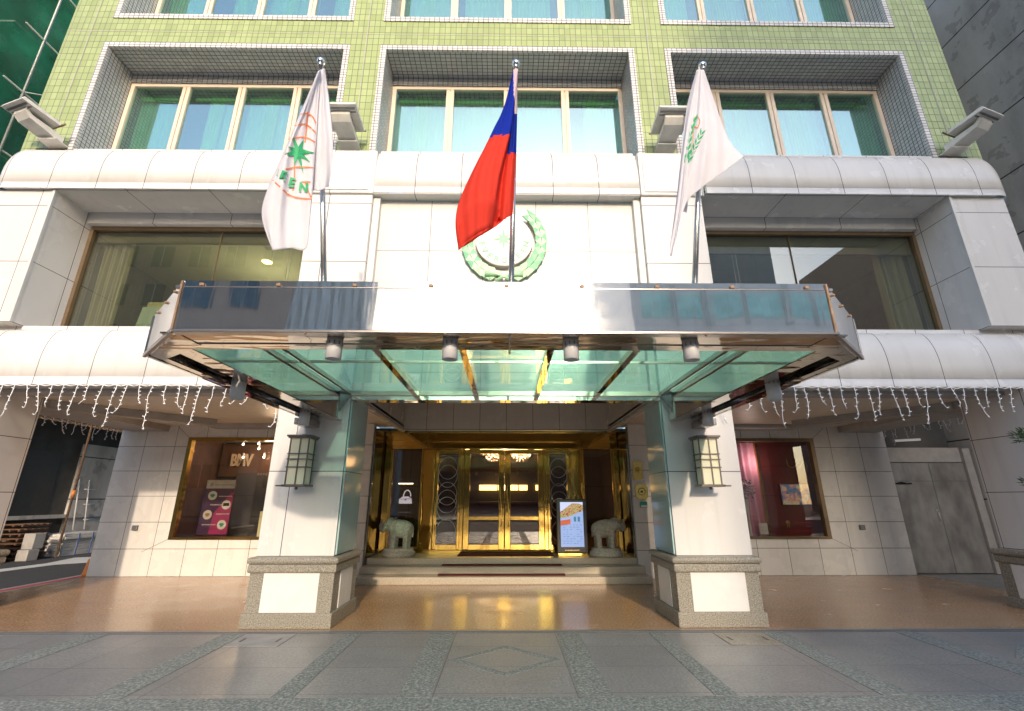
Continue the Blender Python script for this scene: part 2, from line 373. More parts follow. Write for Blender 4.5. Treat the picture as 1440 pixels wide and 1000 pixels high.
def add_text(mb, txt, size, fn, thick=None):
    pts, fs = text_mesh(txt, size)
    V = [mb.b.verts.new(fn(p)) for p in pts]
    for f in fs:
        try: q = mb.b.faces.new([V[i] for i in f]); q.material_index = mb.mi
        except ValueError: pass
    if thick:
        W = [mb.b.verts.new(fn(p)+Vector(thick)) for p in pts]
        for f in fs:
            try: mb.b.faces.new([W[i] for i in f])
            except ValueError: pass
            for k in range(len(f)):
                a_, b_ = f[k], f[(k+1) % len(f)]
                try: mb.b.faces.new((V[a_], V[b_], W[b_], W[a_]))
                except ValueError: pass

# ------------------------------------------------------------------ ground
m = MB(); m.box(-150, 150, -150, 150, -.30, -.16); struct(m.build('ground', 'asphalt'))
m = MB(); m.box(-8.5, 12, -2, 6.25, -.155, 0, ); struct(m.build('pavement', 'pavement_granite'))
m = MB(); m.box(-60, -8.502, -2, 6.0, -.155, -.02); m.box(12.002, 60, -2, 12, -.155, -.02); struct(m.build('side_pavement', 'pavement_granite'))
m = MB(); m.box(-8.5, 8.6, 6.252, 12, -.15, 0); struct(m.build('arcade_floor', 'arcade_granite'))
m = MB(); m.box(8.602, 12, 6.252, 14, -.15, -.01); struct(m.build('passage_floor', 'pavement_granite'))
# side lane, level with the arcade within a few centimetres
m = MB(); m.box(-20, -8.95, 6.05, 45, -.155, -.06); struct(m.build('side_lane', 'asphalt'))
m = MB(); m.box(-8.94, -8.502, 6.05, 45, -.155, -.02); struct(m.build('lane_kerb', 'pale_kerb'))
m = MB(); m.box(-8.80, -8.68, 6.05, 45, -.018, -.014); struct(m.build('kerb_paint', 'red_paint'))
m = MB(); m.prism([(-12.15, 8, -.056), (-11.75, 8, -.056), (-11.2, 12.6, -.056), (-10.3, 13.4, -.056), (-11.0, 14.6, -.056), (-12.0, 14.0, -.056), (-11.65, 12.8, -.056)], (0, 0, .004)); struct(m.build('lane_marking', 'road_paint'))
# granite bands and diamonds let into the pavement
m = MB(); Z0, Z1 = .001, .004
for x0, x1 in ((.60, .86), (1.68, 1.86), (3.02, 3.28), (4.6, 4.86), (6.2, 6.46), (7.6, 7.86)):
    for sg in (-1, 1):
        a_, b_ = sorted((sg*x0, sg*x1)); m.box(a_, b_, 4.28, 6.10, Z0, Z1); m.box(a_, b_, -1.9, 3.98, Z0, Z1)
m.box(-8.4, 8.4, 3.985, 4.275, Z0, Z1)
def diamond(m, cx, cy, hx, hy, t):
    P = [(cx-hx, cy), (cx, cy+hy), (cx+hx, cy), (cx, cy-hy)]; k = 1-t; Q = [(cx-hx*k, cy), (cx, cy+hy*k), (cx+hx*k, cy), (cx, cy-hy*k)]
    for i in range(4):
        j = (i+1) % 4; m.prism([(*P[i], Z0), (*P[j], Z0), (*Q[j], Z0), (*Q[i], Z0)], (0, 0, Z1-Z0))
for cx in (0, -5.55, 5.55): diamond(m, cx, 5.17, .56 if cx == 0 else .50, .45, .22)
for cx in (0, ): diamond(m, cx, 2.0, .56, .45, .22)
struct(m.build('pavement_bands', 'pavement_band'))
m = MB(); m.box(-8.4, 8.4, 6.16, 6.18, Z0, Z1); m.box(-8.4, 8.4, 6.105, 6.12, Z0, Z1)
struct(m.build('pavement_border', 'pavement_line'))
for sx, lab in ((-1, 'square granite access cover in the pavement in front of the left column'), (1, 'square granite access cover in the pavement in front of the right column')):
    t = thing('access_cover', lab, 'manhole cover', (sx*2.72, 5.86, 0), 'access covers in front of the columns')
    m = MB(); m.box(sx*2.72-.29, sx*2.72+.29, 5.62, 6.08, .002, .006); m.build('cover_slab', 'plinth_granite' if sx > 0 else 'pale_kerb', t)
    for k in (-1, 1): boxes('lifting_slot', 'black_plastic', t, (sx*2.72+k*.20-.012, sx*2.72+k*.20+.012, 5.78, 5.90, .0065, .009))

# ------------------------------------------------------------------ hotel building
hotel = thing('hotel_building', 'green tiled and cream panelled hotel with projecting glass entrance canopy', 'building', (0, 8, 0))
PY = 6.40    # pier front
TY = 6.60    # tile plane
def profile(z0, z1):
    "rounded band, as (outward distance from the tile plane, height)"
    P = [(0, z1), (0.0, z1-.07)]
    for i in range(1, 11):
        a_ = i/10*PI/2; P.append((.25*math.sin(a_), z1-.07-.56*(1-math.cos(a_))*1.0))
    P += [(.25, z0+.125), (.235, z0+.118), (.25, z0+.112), (.25, z0)]
    return P
def band(name, z0, z1, xin, mat):
    for sg in (-1, 1):
        m = MB(); prof = profile(z0, z1); rows = []
        xs = [xin+(8.15-xin)*k/12 for k in range(13)]
        for d, z in prof:
            r = [Vector((sg*x, TY-d, z)) for x in xs]
            for k in range(1, 9):
                a_ = k/8*PI/2; R = d+.06
                r.append(Vector((sg*(8.15+R*math.sin(a_)), TY+.06-R*math.cos(a_), z)))
            r.append(Vector((sg*(8.21+d), 10.3, z))); rows.append(r)
        m.sheet(rows)
        o = m.build(name, mat, hotel)
        m = MB(); m.box(*sorted((sg*xin, sg*8.14)), TY-.245, 7.12, z0+.003, z0+.02); m.build('band_soffit', 'flank_panel', hotel)
band('cornice_band', 6.30, 7.29, 3.26, 'band_panel')
band('sill_band', 3.04, 4.01, 3.26, 'band_panel')
m = MB()
for xs in ([-2.2+4.4*k/8 for k in range(9)],):
    m.sheet([[Vector((x, TY-d*.8, z)) for x in xs] for d, z in profile(6.30, 7.29)])
m.box(-2.19, 2.19, TY-.19, TY, 6.285, 6.299); m.build('centre_cornice', 'centre_panel', hotel)
# four piers: two over the canopy columns, and the outer flank piers
for sg in (-1, 1):
    m = MB(); m.box(*sorted((sg*2.21, sg*3.20)), PY+.02, 7.20, .80, 7.10); m.build('canopy_column', 'pier_panel', hotel)
    m = MB(); m.box(*sorted((sg*2.19, sg*3.25)), PY-.02, 6.9, 6.27, 7.12, bev=.02); m.build('pier_capital', 'pier_panel', hotel)
    for z0_, z1_ in ((6.33, 7.06),):
        m = MB(); a_, b_ = sorted((sg*2.27, sg*3.17)); m.box(a_, b_, PY-.035, PY-.018, z0_, z1_, bev=.006); m.build('capital_panel', 'plain_cream', hotel)
    m = MB(); m.box(*sorted((sg*2.20, sg*2.18)), PY+.03, 7.19, .82, 2.83); m.box(*sorted((sg*2.20, sg*2.185)), PY+.03, 7.19, 2.835, 2.96); m.build('polished_side_panel', 'teal_panel', hotel)
    # granite plinth with cream inset
    a_, b_ = sorted((sg*2.12, sg*3.23))
    m = MB(); m.box(a_, b_, PY-.10, 7.28, 0, .17, bev=.012); m.box(a_+.03, b_-.03, PY-.07, 7.25, .17, .62); m.box(a_-.0, b_+.0, PY-.11, 7.29, .62, .72, bev=.02)
    m.box(a_-.02, b_+.02, PY-.13, 7.31, .72, .80, bev=.035); m.build('column_plinth', 'plinth_granite', hotel)
    m = MB(); m.box(a_+.21, b_-.21, PY-.078, PY-.06, .175, .615); m.build('plinth_inset', 'plain_cream', hotel)
    m = MB(); x = sg*2.12; xi = sg*2.15
    m.box(*sorted((xi-sg*.008, xi+sg*.01)), PY+.17, 7.05, .175, .615); m.build('plinth_inset', 'plain_cream', hotel)
    # outer piers: ground
    a_, b_ = sorted((sg*7.48, sg*8.24))
    m = MB(); m.box(a_, b_, PY-.02, 7.38, 0, 3.05); m.build('flank_pier', 'pier_side_panel', hotel)
    a2, b2 = sorted((sg*7.38, sg*8.32)); m = MB(); m.box(a2, b2, PY-.12, 7.46, 0, .13, bev=.01); m.box(a2+.03, b2-.03, PY-.09, 7.43, .13, .60); m.box(a2, b2, PY-.12, 7.46, .60, .70, bev=.02); m.box(a2-.02, b2+.02, PY-.14, 7.48, .70, .79, bev=.035)
    m.build('flank_plinth', 'plinth_granite', hotel)
    m = MB(); m.box(*sorted((sg*7.40, sg*7.42)), PY+.12, 7.25, .14, .59); m.build('plinth_inset', 'plain_cream', hotel)
    # upper flank piers beside the first floor windows
    a_, b_ = sorted((sg*7.34, sg*8.28)); m = MB(); m.box(a_, b_, PY+.02, 7.4, 4.005, 6.305); m.box(*sorted((sg*8.2, sg*8.28)), 7.4, 10.3, 4.0, 6.3); m.build('flank_pier', 'flank_panel', hotel)
    m = MB(); m.box(*sorted((sg*7.335, sg*7.375)), PY-.005, PY+.03, 4.01, 6.30); m.build('pier_trim', 'soffit', hotel)
# wall carrying the emblem, behind the flags
m = MB(); m.box(-2.2, 2.2, TY, 6.9, 2.99, 6.30); m.build('emblem_wall', 'emblem_panel', hotel)
for sg in (-1, 1): m = MB(); m.box(*sorted((sg*2.10, sg*2.205)), TY-.10, TY-.002, 2.99, 6.283); m.build('wall_trim', 'soffit', hotel)
# tiled upper wall with three windows on each of two floors
WX = [(-7.50, -3.10), (-2.30, 2.30), (3.10, 7.50)]; FZ = [(7.20, 9.63), (10.47, 13.2)]
m = MB(); xs = [-8.40, -7.50, -3.10, -2.30, 2.30, 3.10, 7.50, 8.40]; zs = [7.2, 9.63, 10.47, 13.2, 14.4]
for i in range(7):
    for j in range(4):
        if i in (1, 3, 5) and j in (0, 2): continue
        m.quad([(xs[i], TY, zs[j]), (xs[i+1], TY, zs[j]), (xs[i+1], TY, zs[j+1]), (xs[i], TY, zs[j+1])])
for sg in (-1, 1): m.quad([(sg*8.4, TY, 7.2), (sg*8.4, 20, 7.2), (sg*8.4, 20, 14.4), (sg*8.4, TY, 14.4)])
bmesh.ops.remove_doubles(m.b, verts=m.b.verts, dist=.001)
m.build('tiled_wall', 'green_tile', hotel)
m = MB()
for z in (10.02, ): m.box(-8.4, 8.4, TY-.004, TY-.001, z, z+.010)
for x in (-7.95, 7.95, -2.7, 2.7): m.box(x-.006, x+.006, TY-.004, TY-.001, 7.3, 14.3)
m.build('movement_joint', 'ceiling_beam', hotel)
for (x0, x1) in WX:
    for fi, (z0, z1) in enumerate(FZ):
        b = .11; m = MB()
        m.box(x0-b, x0, TY-.02, TY+.03, z0, z1); m.box(x1, x1+b, TY-.02, TY+.03, z0, z1); m.box(x0-b, x1+b, TY-.02, TY+.03, z1, z1+b)
        if fi: m.box(x0-b, x1+b, TY-.02, TY+.03, z0-b, z0)
        m.build('window_surround', 'white_tile', hotel)
        m = MB(); Yf = 7.18
        m.quad([(x0, TY+.03, z1), (x1, TY+.03, z1), (x1, Yf, z1), (x0, Yf, z1)]); m.quad([(x0, TY+.03, z0), (x0, TY+.03, z1), (x0, Yf+.1, z1), (x0, Yf+.1, z0)]); m.quad([(x1, TY+.03, z0), (x1, TY+.03, z1), (x1, Yf+.1, z1), (x1, Yf+.1, z0)])
        m.quad([(x0, TY+.03, z0+.02), (x1, TY+.03, z0+.02), (x1, Yf+.1, z0+.02), (x0, Yf+.1, z0+.02)]); m.quad([(x0, Yf, z1), (x1, Yf, z1), (x1, Yf, z1-.20), (x0, Yf, z1-.20)])
        m.quad([(x0, Yf, z1-.20), (x1, Yf, z1-.20), (x1, Yf+.1, z1-.20), (x0, Yf+.1, z1-.20)]); m.build('window_reveal', 'grey_tile', hotel)
        zt = z1-.20; zb = z0+.02; fw = .075; m = MB(); Y0, Y1 = Yf+.03, Yf+.10
        m.box(x0, x1, Y0, Y1, zt-fw, zt-.002); m.box(x0, x1, Y0, Y1, zb, zb+fw); m.box(x0+.001, x0+fw, Y0, Y1, zb+fw, zt-fw); m.box(x1-fw, x1-.001, Y0, Y1, zb+fw, zt-fw)
        W = (x1-x0)/4
        for k in (1, 2, 3):
            m.box(x0+k*W-.075, x0+k*W-.008, Y0+.004, Y1, zb+fw, zt-fw); m.box(x0+k*W+.008, x0+k*W+.075, Y0+.004, Y1, zb+fw, zt-fw); m.box(x0+k*W-.008, x0+k*W+.008, Y0+.03, Y1, zb+fw, zt-fw)
        fr = m.build('window', 'window_frame', hotel)
        for k in range(4):
            m = MB(); m.box(x0+k*W+.05, x0+(k+1)*W-.05, Y0+.035, Y0+.043, zb+.05, zt-.05); m.build('pane', 'upper_glass', fr)
        # curtains just behind: sheer panels, with a green gap here and there
        random.seed(int(x0*10)+fi*7); m = MB(); cov = [random.choice((1, 1, 1, .82, .66)) for _ in range(4)]
        for k in range(4):
            xa = x0+k*W+(0 if k % 2 == 0 else W*(1-cov[k])); n = 44; ph = random.uniform(0, 6); fq = random.uniform(1.3, 2.3); am = random.uniform(.018, .045)
            m.sheet([[Vector((xa+W*cov[k]*i/n, Yf+.30+am*math.sin(i*fq+ph)+.02*math.sin(i*.37+ph), z)) for i in range(n+1)] for z in (zb, zt)])
        m.build('sheer_curtain', 'curtain_white', hotel)
        m = MB()
        for k in range(4):
            if (k in (1, 2)) == (abs(x0) > 2.5):
                c_ = x0+(k+.5)*W; rows = [[Vector((c_-.14+.28*i/16, Yf+.24+.015*math.sin(i*1.9), z)) for i in range(17)] for z in (zb, zt)]; m.sheet(rows)
            m.box(x0+k*W+.1, x0+(k+1)*W-.1, Yf+.20, Yf+.22, zt-.26, zt-.18)
        m.build('drape', 'curtain_green', hotel)
        m = MB(); m.quad([(x0, Yf+1.5, z0), (x1, Yf+1.5, z0), (x1, Yf+1.5, z1+.2), (x0, Yf+1.5, z1+.2)]); m.quad([(x0, Yf+.1, z1), (x1, Yf+.1, z1), (x1, Yf+1.5, z1), (x0, Yf+1.5, z1)]); m.build('room_wall', 'room_wall', hotel)
# first floor show windows with rooms behind
for sg in (-1, 1):
    x0, x1 = sorted((sg*3.20, sg*7.34))
    m = MB(); m.box(x0, x1, PY+.02, 7.05, 6.296, 6.302); m.box(x0, x1, 7.04, 7.14, 6.10, 6.295); m.build('window_soffit', 'flank_panel', hotel)
    m = MB(); m.box(x0, x1, 6.62, 7.4, 3.95, 4.012); m.build('window_sill', 'flank_panel', hotel)
    m = MB(); m.box(x0, x1, 7.14, 7.22, 6.03, 6.10); m.box(x0, x1, 7.14, 7.22, 4.012, 4.05); xo = sg*7.34
    m.box(*sorted((xo, xo-sg*.06)), 7.14, 7.22, 4.05, 6.03); m.box(sg*5.05-.004, sg*5.05+.004, 7.17, 7.20, 4.05, 6.03)
    fr = m.build('window', 'bronze_frame', hotel)
    m = MB(); m.box(x0+.02, x1-.02, 7.19, 7.20, 4.04, 6.04); m.build('pane', 'first_glass', fr)
    m = MB(); m.box(x0-.3, x1+.3, 12, 12.1, 4, 6.6); m.box(*sorted((sg*7.9, sg*8.0)), 7.3, 12, 4, 6.6); m.box(*sorted((sg*2.3, sg*2.4)), 7.3, 12, 4, 6.6); m.build('room_wall', 'room_wall', hotel)
    m = MB(); m.box(x0-.6, x1+.6, 7.24, 12, 6.22, 6.28); m.build('room_ceiling', 'room_ceiling', hotel)
    m = MB(); m.box(x0-.6, x1+.6, 7.24, 12, 3.95, 4.0); m.build('room_floor', 'brown_interior', hotel)
    m = MB(); m.box(x0-.3, x1+.3, 7.28, 7.34, 5.86 if sg < 0 else 5.72, 6.22); m.build('pelmet', 'room_wall' , hotel)
# ceiling lamp glowing in the left room, and a square vent
m = MB(); m.lathe([(.001, 6.205), (.085, 6.205), (.10, 6.219), (.001, 6.219)], (-5.0, 8.6, 0), 20); m.build('ceiling_light', 'lamp_yellow', hotel)
m = MB(); m.box(-4.75, -4.3, 7.75, 8.1, 6.20, 6.219); m.build('ceiling_vent', 'ceiling_beam', hotel)
m = MB(); m.lathe([(.001, 6.205), (.11, 6.205), (.12, 6.219), (.001, 6.219)], (-4.0, 8.7, 0), 20); m.build('ceiling_speaker', 'ceiling_beam', hotel)
# arcade ceiling with the raised coffer over the entrance
m = MB(); 
for x0, x1 in ((-8.4, -2.32), (2.32, 8.4)): m.box(x0, x1, 6.62, 10.4, 3.06, 3.10)
m.box(-2.32, 2.32, 6.62, 6.98, 2.975, 3.10); m.build('arcade_ceiling', 'ceiling_panel', hotel)
m = MB(); m.box(-2.2, 2.2, PY, 6.60, 2.84, 2.95); m.build('entrance_beam', 'mirror_steel', hotel)
for sg in (-1, 1):
    parts('ceiling_beam', 'ceiling_beam', hotel, (*sorted((sg*7.48, sg*8.3)), 7.40, 10.29, 2.93, 3.058), (*sorted((sg*3.2, sg*6.4)), 9.9, 10.29, 2.98, 3.058), (*sorted((sg*3.25, sg*8.2)), PY+.25, 6.9, 2.99, 3.036))
    m = MB(); m.prism([(sg*5.9, 9.4, 2.92), (sg*7.47, 7.5, 2.92), (sg*7.47, 7.9, 2.92), (sg*6.2, 9.4, 2.92)], (0, 0, .137)); m.build('ceiling_beam', 'ceiling_beam', hotel)
m = MB()
for sg in (-1, 1):
    m.box(*sorted((sg*2.32, sg*2.40)), 6.98, 10.6, 2.97, 3.9)
m.box(-2.4, 2.4, 10.52, 10.60, 3.0, 3.9); m.box(-2.4, 2.4, 6.98, 10.6, 3.9, 3.95); m.box(-2.4, 2.4, 6.90, 6.98, 3.0, 3.9); m.build('entrance_coffer', 'lintel_panel', hotel)
# shop walls either side of the entrance
SY = 10.30
for sg in (-1, 1):
    wi, wo = (-4.55, -6.98) if sg < 0 else (4.55, 6.85)
    xa, xb = sorted((sg*3.02, sg*8.50)); wx0, wx1 = sorted((wi, wo))
    m = MB(); m.box(xa, xb, SY, SY+.12, 0, .72); m.box(xa, xb, SY, SY+.12, 2.78, 3.06); m.box(xa, wx0, SY, SY+.12, .72, 2.78); m.box(wx1, xb, SY, SY+.12, .72, 2.78)
    m.box(*sorted((sg*8.40, sg*8.5)), SY+.12, 20, 0, 7.2); m.build('shop_wall', 'shop_panel', hotel)
    m = MB(); f = .07
    m.box(wx0-f*.2, wx0+f, SY-.03, SY+.1, .70, 2.80); m.box(wx1-f, wx1+f*.2, SY-.03, SY+.1, .70, 2.80); m.box(wx0+f, wx1-f, SY-.03, SY+.1, 2.73, 2.80); m.box(wx0+f, wx1-f, SY-.03, SY+.1, .70, .75)
    fr = m.build('shop_window', 'bronze_frame' if sg > 0 else 'dark_gold', hotel)
    m = MB(); m.box(wx0+f*.5, wx1-f*.5, SY+.03, SY+.04, .74, 2.76); m.build('pane', 'shop_glass', fr)
    # mitre joints running from the window corners
    m = MB(); e = sg*.52
    m.bar((wo, SY-.003, .72), (wo+e, SY-.003, .46), .010, .004); m.build('mitre_joint', 'black_plastic', hotel); m = MB(); m.bar((wo, SY-.003, 2.78), (wo+e*.6, SY-.003, 3.04), .010, .004); m.build('mitre_joint', 'black_plastic', hotel)
    # shop interior shell
    m = MB(); m.box(wx0-.4, wx1+.4, 13.2, 13.3, .3, 3.0); m.box(wx0-.5, wx0-.4, SY+.12, 13.2, .3, 3.0); m.box(wx1+.4, wx1+.5, SY+.12, 13.2, .3, 3.0); m.box(wx0-.4, wx1+.4, SY+.12, 13.2, .62, .68); m.build('shop_interior', 'brown_interior' if sg < 0 else 'dark_interior', hotel)
    m = MB(); m.box(wx0-.4, wx1+.4, SY+.12, 13.2, 2.9, 2.95); m.build('shop_ceiling', 'room_wall', hotel)
    # side outlet box on the wall
    ox = -7.72 if sg < 0 else 7.55
    m = MB(); m.box(ox-.055, ox+.055, SY-.05, SY, .88, .98, bev=.01); m.build('outlet_box', 'lamp_dark', hotel)
# ---- entrance: steps, pilasters, gold doors
steps = thing('entrance_steps', 'three cream stone steps across the hotel entrance', 'steps', (0, 9.5, 0))
m = MB(); m.box(-2.83, 2.72, 9.28, 12, .0, .13, bev=.012); m.build('step', 'step_stone', steps)
m = MB(); m.box(-2.80, 2.69, 9.60, 12, .13, .26, bev=.012); m.build('step', 'step_stone', steps)
m = MB(); m.box(-2.76, 2.62, 9.92, 12, .26, .38, bev=.012); m.build('step', 'step_stone', steps)
for x0, x1, y0, y1, z, lab in ((-1.28, 1.12, 9.42, 9.58, .13, 'long dark red anti slip mat on the lowest entrance step'), (-1.25, 1.10, 9.74, 9.90, .26, 'long dark red anti slip mat on the middle entrance step')):
    m = MB(); m.box(x0, x1, y0, y1, z+.001, z+.018, bev=.004); tag(m.build('step_mat', 'mat_red', origin=((x0+x1)/2, y0, z)), lab, 'mat', 'anti slip mats on the entrance steps')
m = MB(); m.box(-1.0, 1.0, 10.25, 10.72, .381, .40, bev=.005); tag(m.build('door_mat', 'mat_red', origin=(0, 10.5, .38)), 'dark red door mat in front of the golden double doors', 'mat')
for sg, xa, xb in ((-1, -3.15, -2.84), (1, 2.62, 3.02)):
    boxes('entrance_pilaster', 'shop_panel', hotel, (xa, xb, 9.9, 10.32, 0, 3.05))
    xi = xb if sg < 0 else xa
    m = MB(); m.box(*sorted((xi, xi-sg*.04)), 9.95, 10.9, .38, 3.0); m.build('polished_side_panel', 'side_mirror', hotel)
DY = 10.80
ent = thing('entrance_door_set', 'polished gold framed glass entrance doors with long curved handles', 'doors', (0, DY, .38))
m = MB(); m.box(-2.77, 2.57, DY-.06, DY+.10, 2.60, 3.02, bev=.008); m.box(-2.77, 2.57, DY-.085, DY-.058, 2.76, 2.80, bev=.006); m.build('transom', 'gold', ent)
m = MB(); m.box(-2.77, 2.57, DY-.03, DY+.10, .381, .44); m.build('threshold', 'gold', ent)
for x0, x1 in ((-2.77, -2.62), (-1.90, -1.62), (-1.03, -.95), (.85, .93), (1.46, 1.74), (2.46, 2.57)): boxes('door_post', 'gold', ent, (x0, x1, DY-.05, DY+.10, .44, 2.60), bev=.012)
def leaf(x0, x1, handle, s0=.13, s1=.13, rings=False):
    m = MB(); m.box(x0, x0+s0, DY-.03, DY+.03, .45, 2.59, bev=.01); m.box(x1-s1, x1, DY-.03, DY+.03, .45, 2.59, bev=.01); m.box(x0+s0, x1-s1, DY-.028, DY+.03, .45, .55); m.box(x0+s0, x1-s1, DY-.028, DY+.03, 2.50, 2.59)
    if not rings: m.box(x0+s0, x1-s1, DY-.02, DY+.02, 1.06, 1.13)
    fr = m.build('door' if not rings else 'side_light', 'gold', ent)
    m = MB(); m.box(x0+s0-.01, x1-s1+.01, DY+.0, DY+.008, .54, 2.51); m.build('glass', 'door_glass', fr)
    if rings:
        m = MB(); cx = (x0+x1)/2; r = (x1-x0-s0-s1)/2*.95
        for cz, sc in ((2.18, 1), (1.45, 1), (1.62, 1), (1.30, 1), (.82, 1), (2.0, 1)):
            m.tube([(cx+r*math.cos(t*2*PI/36), DY-.006, cz+r*1.15*math.sin(t*2*PI/36)) for t in range(37)], .006, 6, False)
        m.build('etched_rings', 'paper_grey', fr)
    for hx in handle:
        m = MB(); pts = []
        for k in range(25):
            t = k/24; z = .92+1.02*t; pts.append((hx+.022*math.sin(t*2*PI), DY-.05-.06*math.sin(PI*t)**.5, z))
        m.tube(pts, [.008+.012*math.sin(PI*(k/24)) for k in range(25)], 10); m.ball((hx, DY-.05, 1.43), .03); m.build('handle', 'gold', fr)
leaf(-.95, -.04, (-.115,)); leaf(-.03, .85, (.045,))
leaf(-1.62, -1.03, (), .08, .06, True); leaf(.93, 1.46, (), .06, .08, True)
def dark_leaf(x0, x1, hx):
    m = MB(); m.box(x0, x0+.04, DY-.02, DY+.03, .45, 2.59); m.box(x1-.04, x1, DY-.02, DY+.03, .45, 2.59); m.box(x0, x1, DY-.018, DY+.03, .45, .52)
    fr = m.build('side_window', 'dark_gold', ent); m = MB(); m.box(x0+.03, x1-.03, DY, DY+.008, .51, 2.60); m.build('glass', 'door_glass', fr)
    m = MB(); m.tube([(hx+.02*math.sin(k/20*2*PI), DY-.07-.05*math.sin(PI*k/20)**.5, .88+1.15*k/20) for k in range(21)], [.008+.012*math.sin(PI*k/20) for k in range(21)], 10); m.ball((hx, DY-.09, 1.46), .035); m.build('handle', 'gold', fr)
dark_leaf(-2.62, -1.90, -1.88); dark_leaf(1.74, 2.46, 1.72)
# lobby
lob = hotel
m = MB(); m.box(-5, 5, 18, 18.1, .3, 3.9); m.box(-3.7, -3.6, 10.9, 18, .3, 3.9); m.box(3.6, 3.7, 10.9, 18, .3, 3.9); m.build('lobby_wall', 'brown_interior', hotel)
m = MB(); m.box(-3.7, 3.7, 10.92, 18, 3.05, 3.1); m.build('lobby_ceiling', 'room_wall', hotel)
m = MB(); m.box(-3.7, 3.7, 12.0, 18, .30, .375); m.build('lobby_floor', 'arcade_granite', hotel)
m = MB(); m.box(-2.66, -1.9, 11.5, 11.55, .4, 3.0); m.build('shop_partition', 'dark_interior', hotel)
desk = thing('reception_desk', 'dark reception desk under a glowing yellow light strip in the lobby', 'desk', (-.1, 16, .375))
m = MB(); m.box(-2.2, 2.0, 15.8, 16.4, .376, 1.35, bev=.02); m.box(-2.3, 2.1, 15.7, 16.5, 1.35, 1.42, bev=.01); m.build('counter', 'brown_interior', desk)
for x0, x1 in ((-.95, -.32), (-.28, .42), (.46, .75), (-1.6, -1.35), (1.05, 1.3)): boxes('light_strip', 'lamp_yellow', desk, (x0, x1, 16.9, 16.95, 1.80, 1.98))
parts('lamp', 'lamp_orange', desk, (-1.6, -1.35, 16.9, 16.95, .95, 1.25), (1.1, 1.35, 16.9, 16.95, .95, 1.25))
m = MB(); m.box(-2.4, 2.2, 17.0, 17.1, .376, 2.4); m.build('back_panel', 'dark_interior', desk)
for cx, lab in ((-.42, 'left of two round crystal chandeliers glowing inside the lobby'), (.47, 'right of two round crystal chandeliers glowing inside the lobby')):
    t = thing('chandelier', lab, 'chandelier', (cx, 15.2, 3.0), 'crystal chandeliers in the lobby')
    m = MB(); m.lathe([(.02, 3.0), (.30, 3.04), (.32, 2.98), (.02, 2.97)], (cx, 15.2, 0), 20); m.build('ceiling_plate', 'gold', t)
    m = MB(); m2 = MB()
    for k in range(150):
        a_ = random.random()*2*PI; r = .34*math.sqrt(random.random()); z = 2.92-.26*random.random()*(1-(r/.4)**2)
        (m if k % 3 else m2).ball((cx+r*math.cos(a_), 15.2+r*math.sin(a_), z), .018, seg=6)
    m.build('crystals', 'crystal', t); m2.build('bulbs', 'lamp_white', t)
for loc, e, col in (((0, 13.2, 2.5), 14, (1, .6, .3)), ((-.1, 16.3, 2.2), 12, (1, .65, .25)), ((-5.7, 11.3, 2.5), 24, (1, .7, .45)), ((5.6, 10.5, 2.3), 3.5, (1, .8, .75)), ((-2.0, 12.5, 2.6), 3, (1, .7, .5))):
    ld = bpy.data.lights.new('lamp_light', 'POINT'); lo = bpy.data.objects.new('lamp_light', ld); S.collection.objects.link(lo); lo.location = loc; ld.energy = e; ld.color = col; ld.shadow_soft_size = .12
ld = bpy.data.lights.new('lamp_light', 'POINT'); lo = bpy.data.objects.new('lamp_light', ld); S.collection.objects.link(lo); lo.location = (-5.0, 9.0, 5.2); ld.energy = 26; ld.color = (1, .86, .6); ld.shadow_soft_size = .25
# handbag advert glowing in the dark left side window
t = thing('handbag_display', 'lit panel with a white handbag behind the left entrance glass', 'display', (-2.35, 11.3, .4))
m = MB(); m.box(-2.62, -2.12, 11.3, 11.34, .45, 2.1); m.build('panel', 'black_plastic', t)
m = MB(); m.prism([(-2.50, 11.29, 1.40), (-2.20, 11.29, 1.40), (-2.22, 11.29, 1.52), (-2.30, 11.29, 1.56), (-2.42, 11.29, 1.56), (-2.50, 11.29, 1.50)], (0, -.03, 0)); m.tube([(-2.35+.085*math.cos(k*PI/12)+.03, 11.27, 1.56+.14*math.sin(k*PI/12)) for k in range(13)], .012, 6); m.build('handbag', 'bag_glow', t)
m = MB(); m.bar((-2.47, 11.255, 1.50), (-2.23, 11.255, 1.51), .004, .012); m.box(-2.37, -2.33, 11.25, 11.26, 1.47, 1.50); m.box(-2.5, -2.22, 11.28, 11.29, 1.20, 1.215); m.build('handbag_flap', 'bag_dark', t)
m = MB(); m.box(-2.54, -2.2, 11.27, 11.29, 1.84, 1.86); m.build('light_bar', 'lamp_white', t)
# ------------------------------------------------------------------ entrance canopy (built on to the hotel)
can = thing('entrance_canopy', 'mirror steel canopy with chamfered corners and green glass roof over the hotel entrance', 'canopy', (0, 4.6, 2.54))
m = MB(); m.box(-2.15, .015, 2.80, 2.86, 2.545, 2.845); m.build('front_fascia', 'mirror_steel', can)
m = MB(); m.box(.025, 2.17, 2.80, 2.86, 2.545, 2.845); m.build('front_fascia', 'mirror_steel', can)
m = MB(); m.box(-2.15, 2.17, 2.803, 2.86, 2.85, 2.895); m.build('fascia_cap', 'mirror_steel', can)
m = MB(); m.box(-2.16, 2.18, 2.79, 2.86, 2.525, 2.545, bev=.004); m.build('drip_edge', 'steel_edge', can)
m = MB(); m.box(.014, .026, 2.795, 2.80, 2.55, 2.84); m.box(-2.15, 2.17, 2.797, 2.80, 2.844, 2.851); m.build('fascia_seam', 'steel_edge', can)
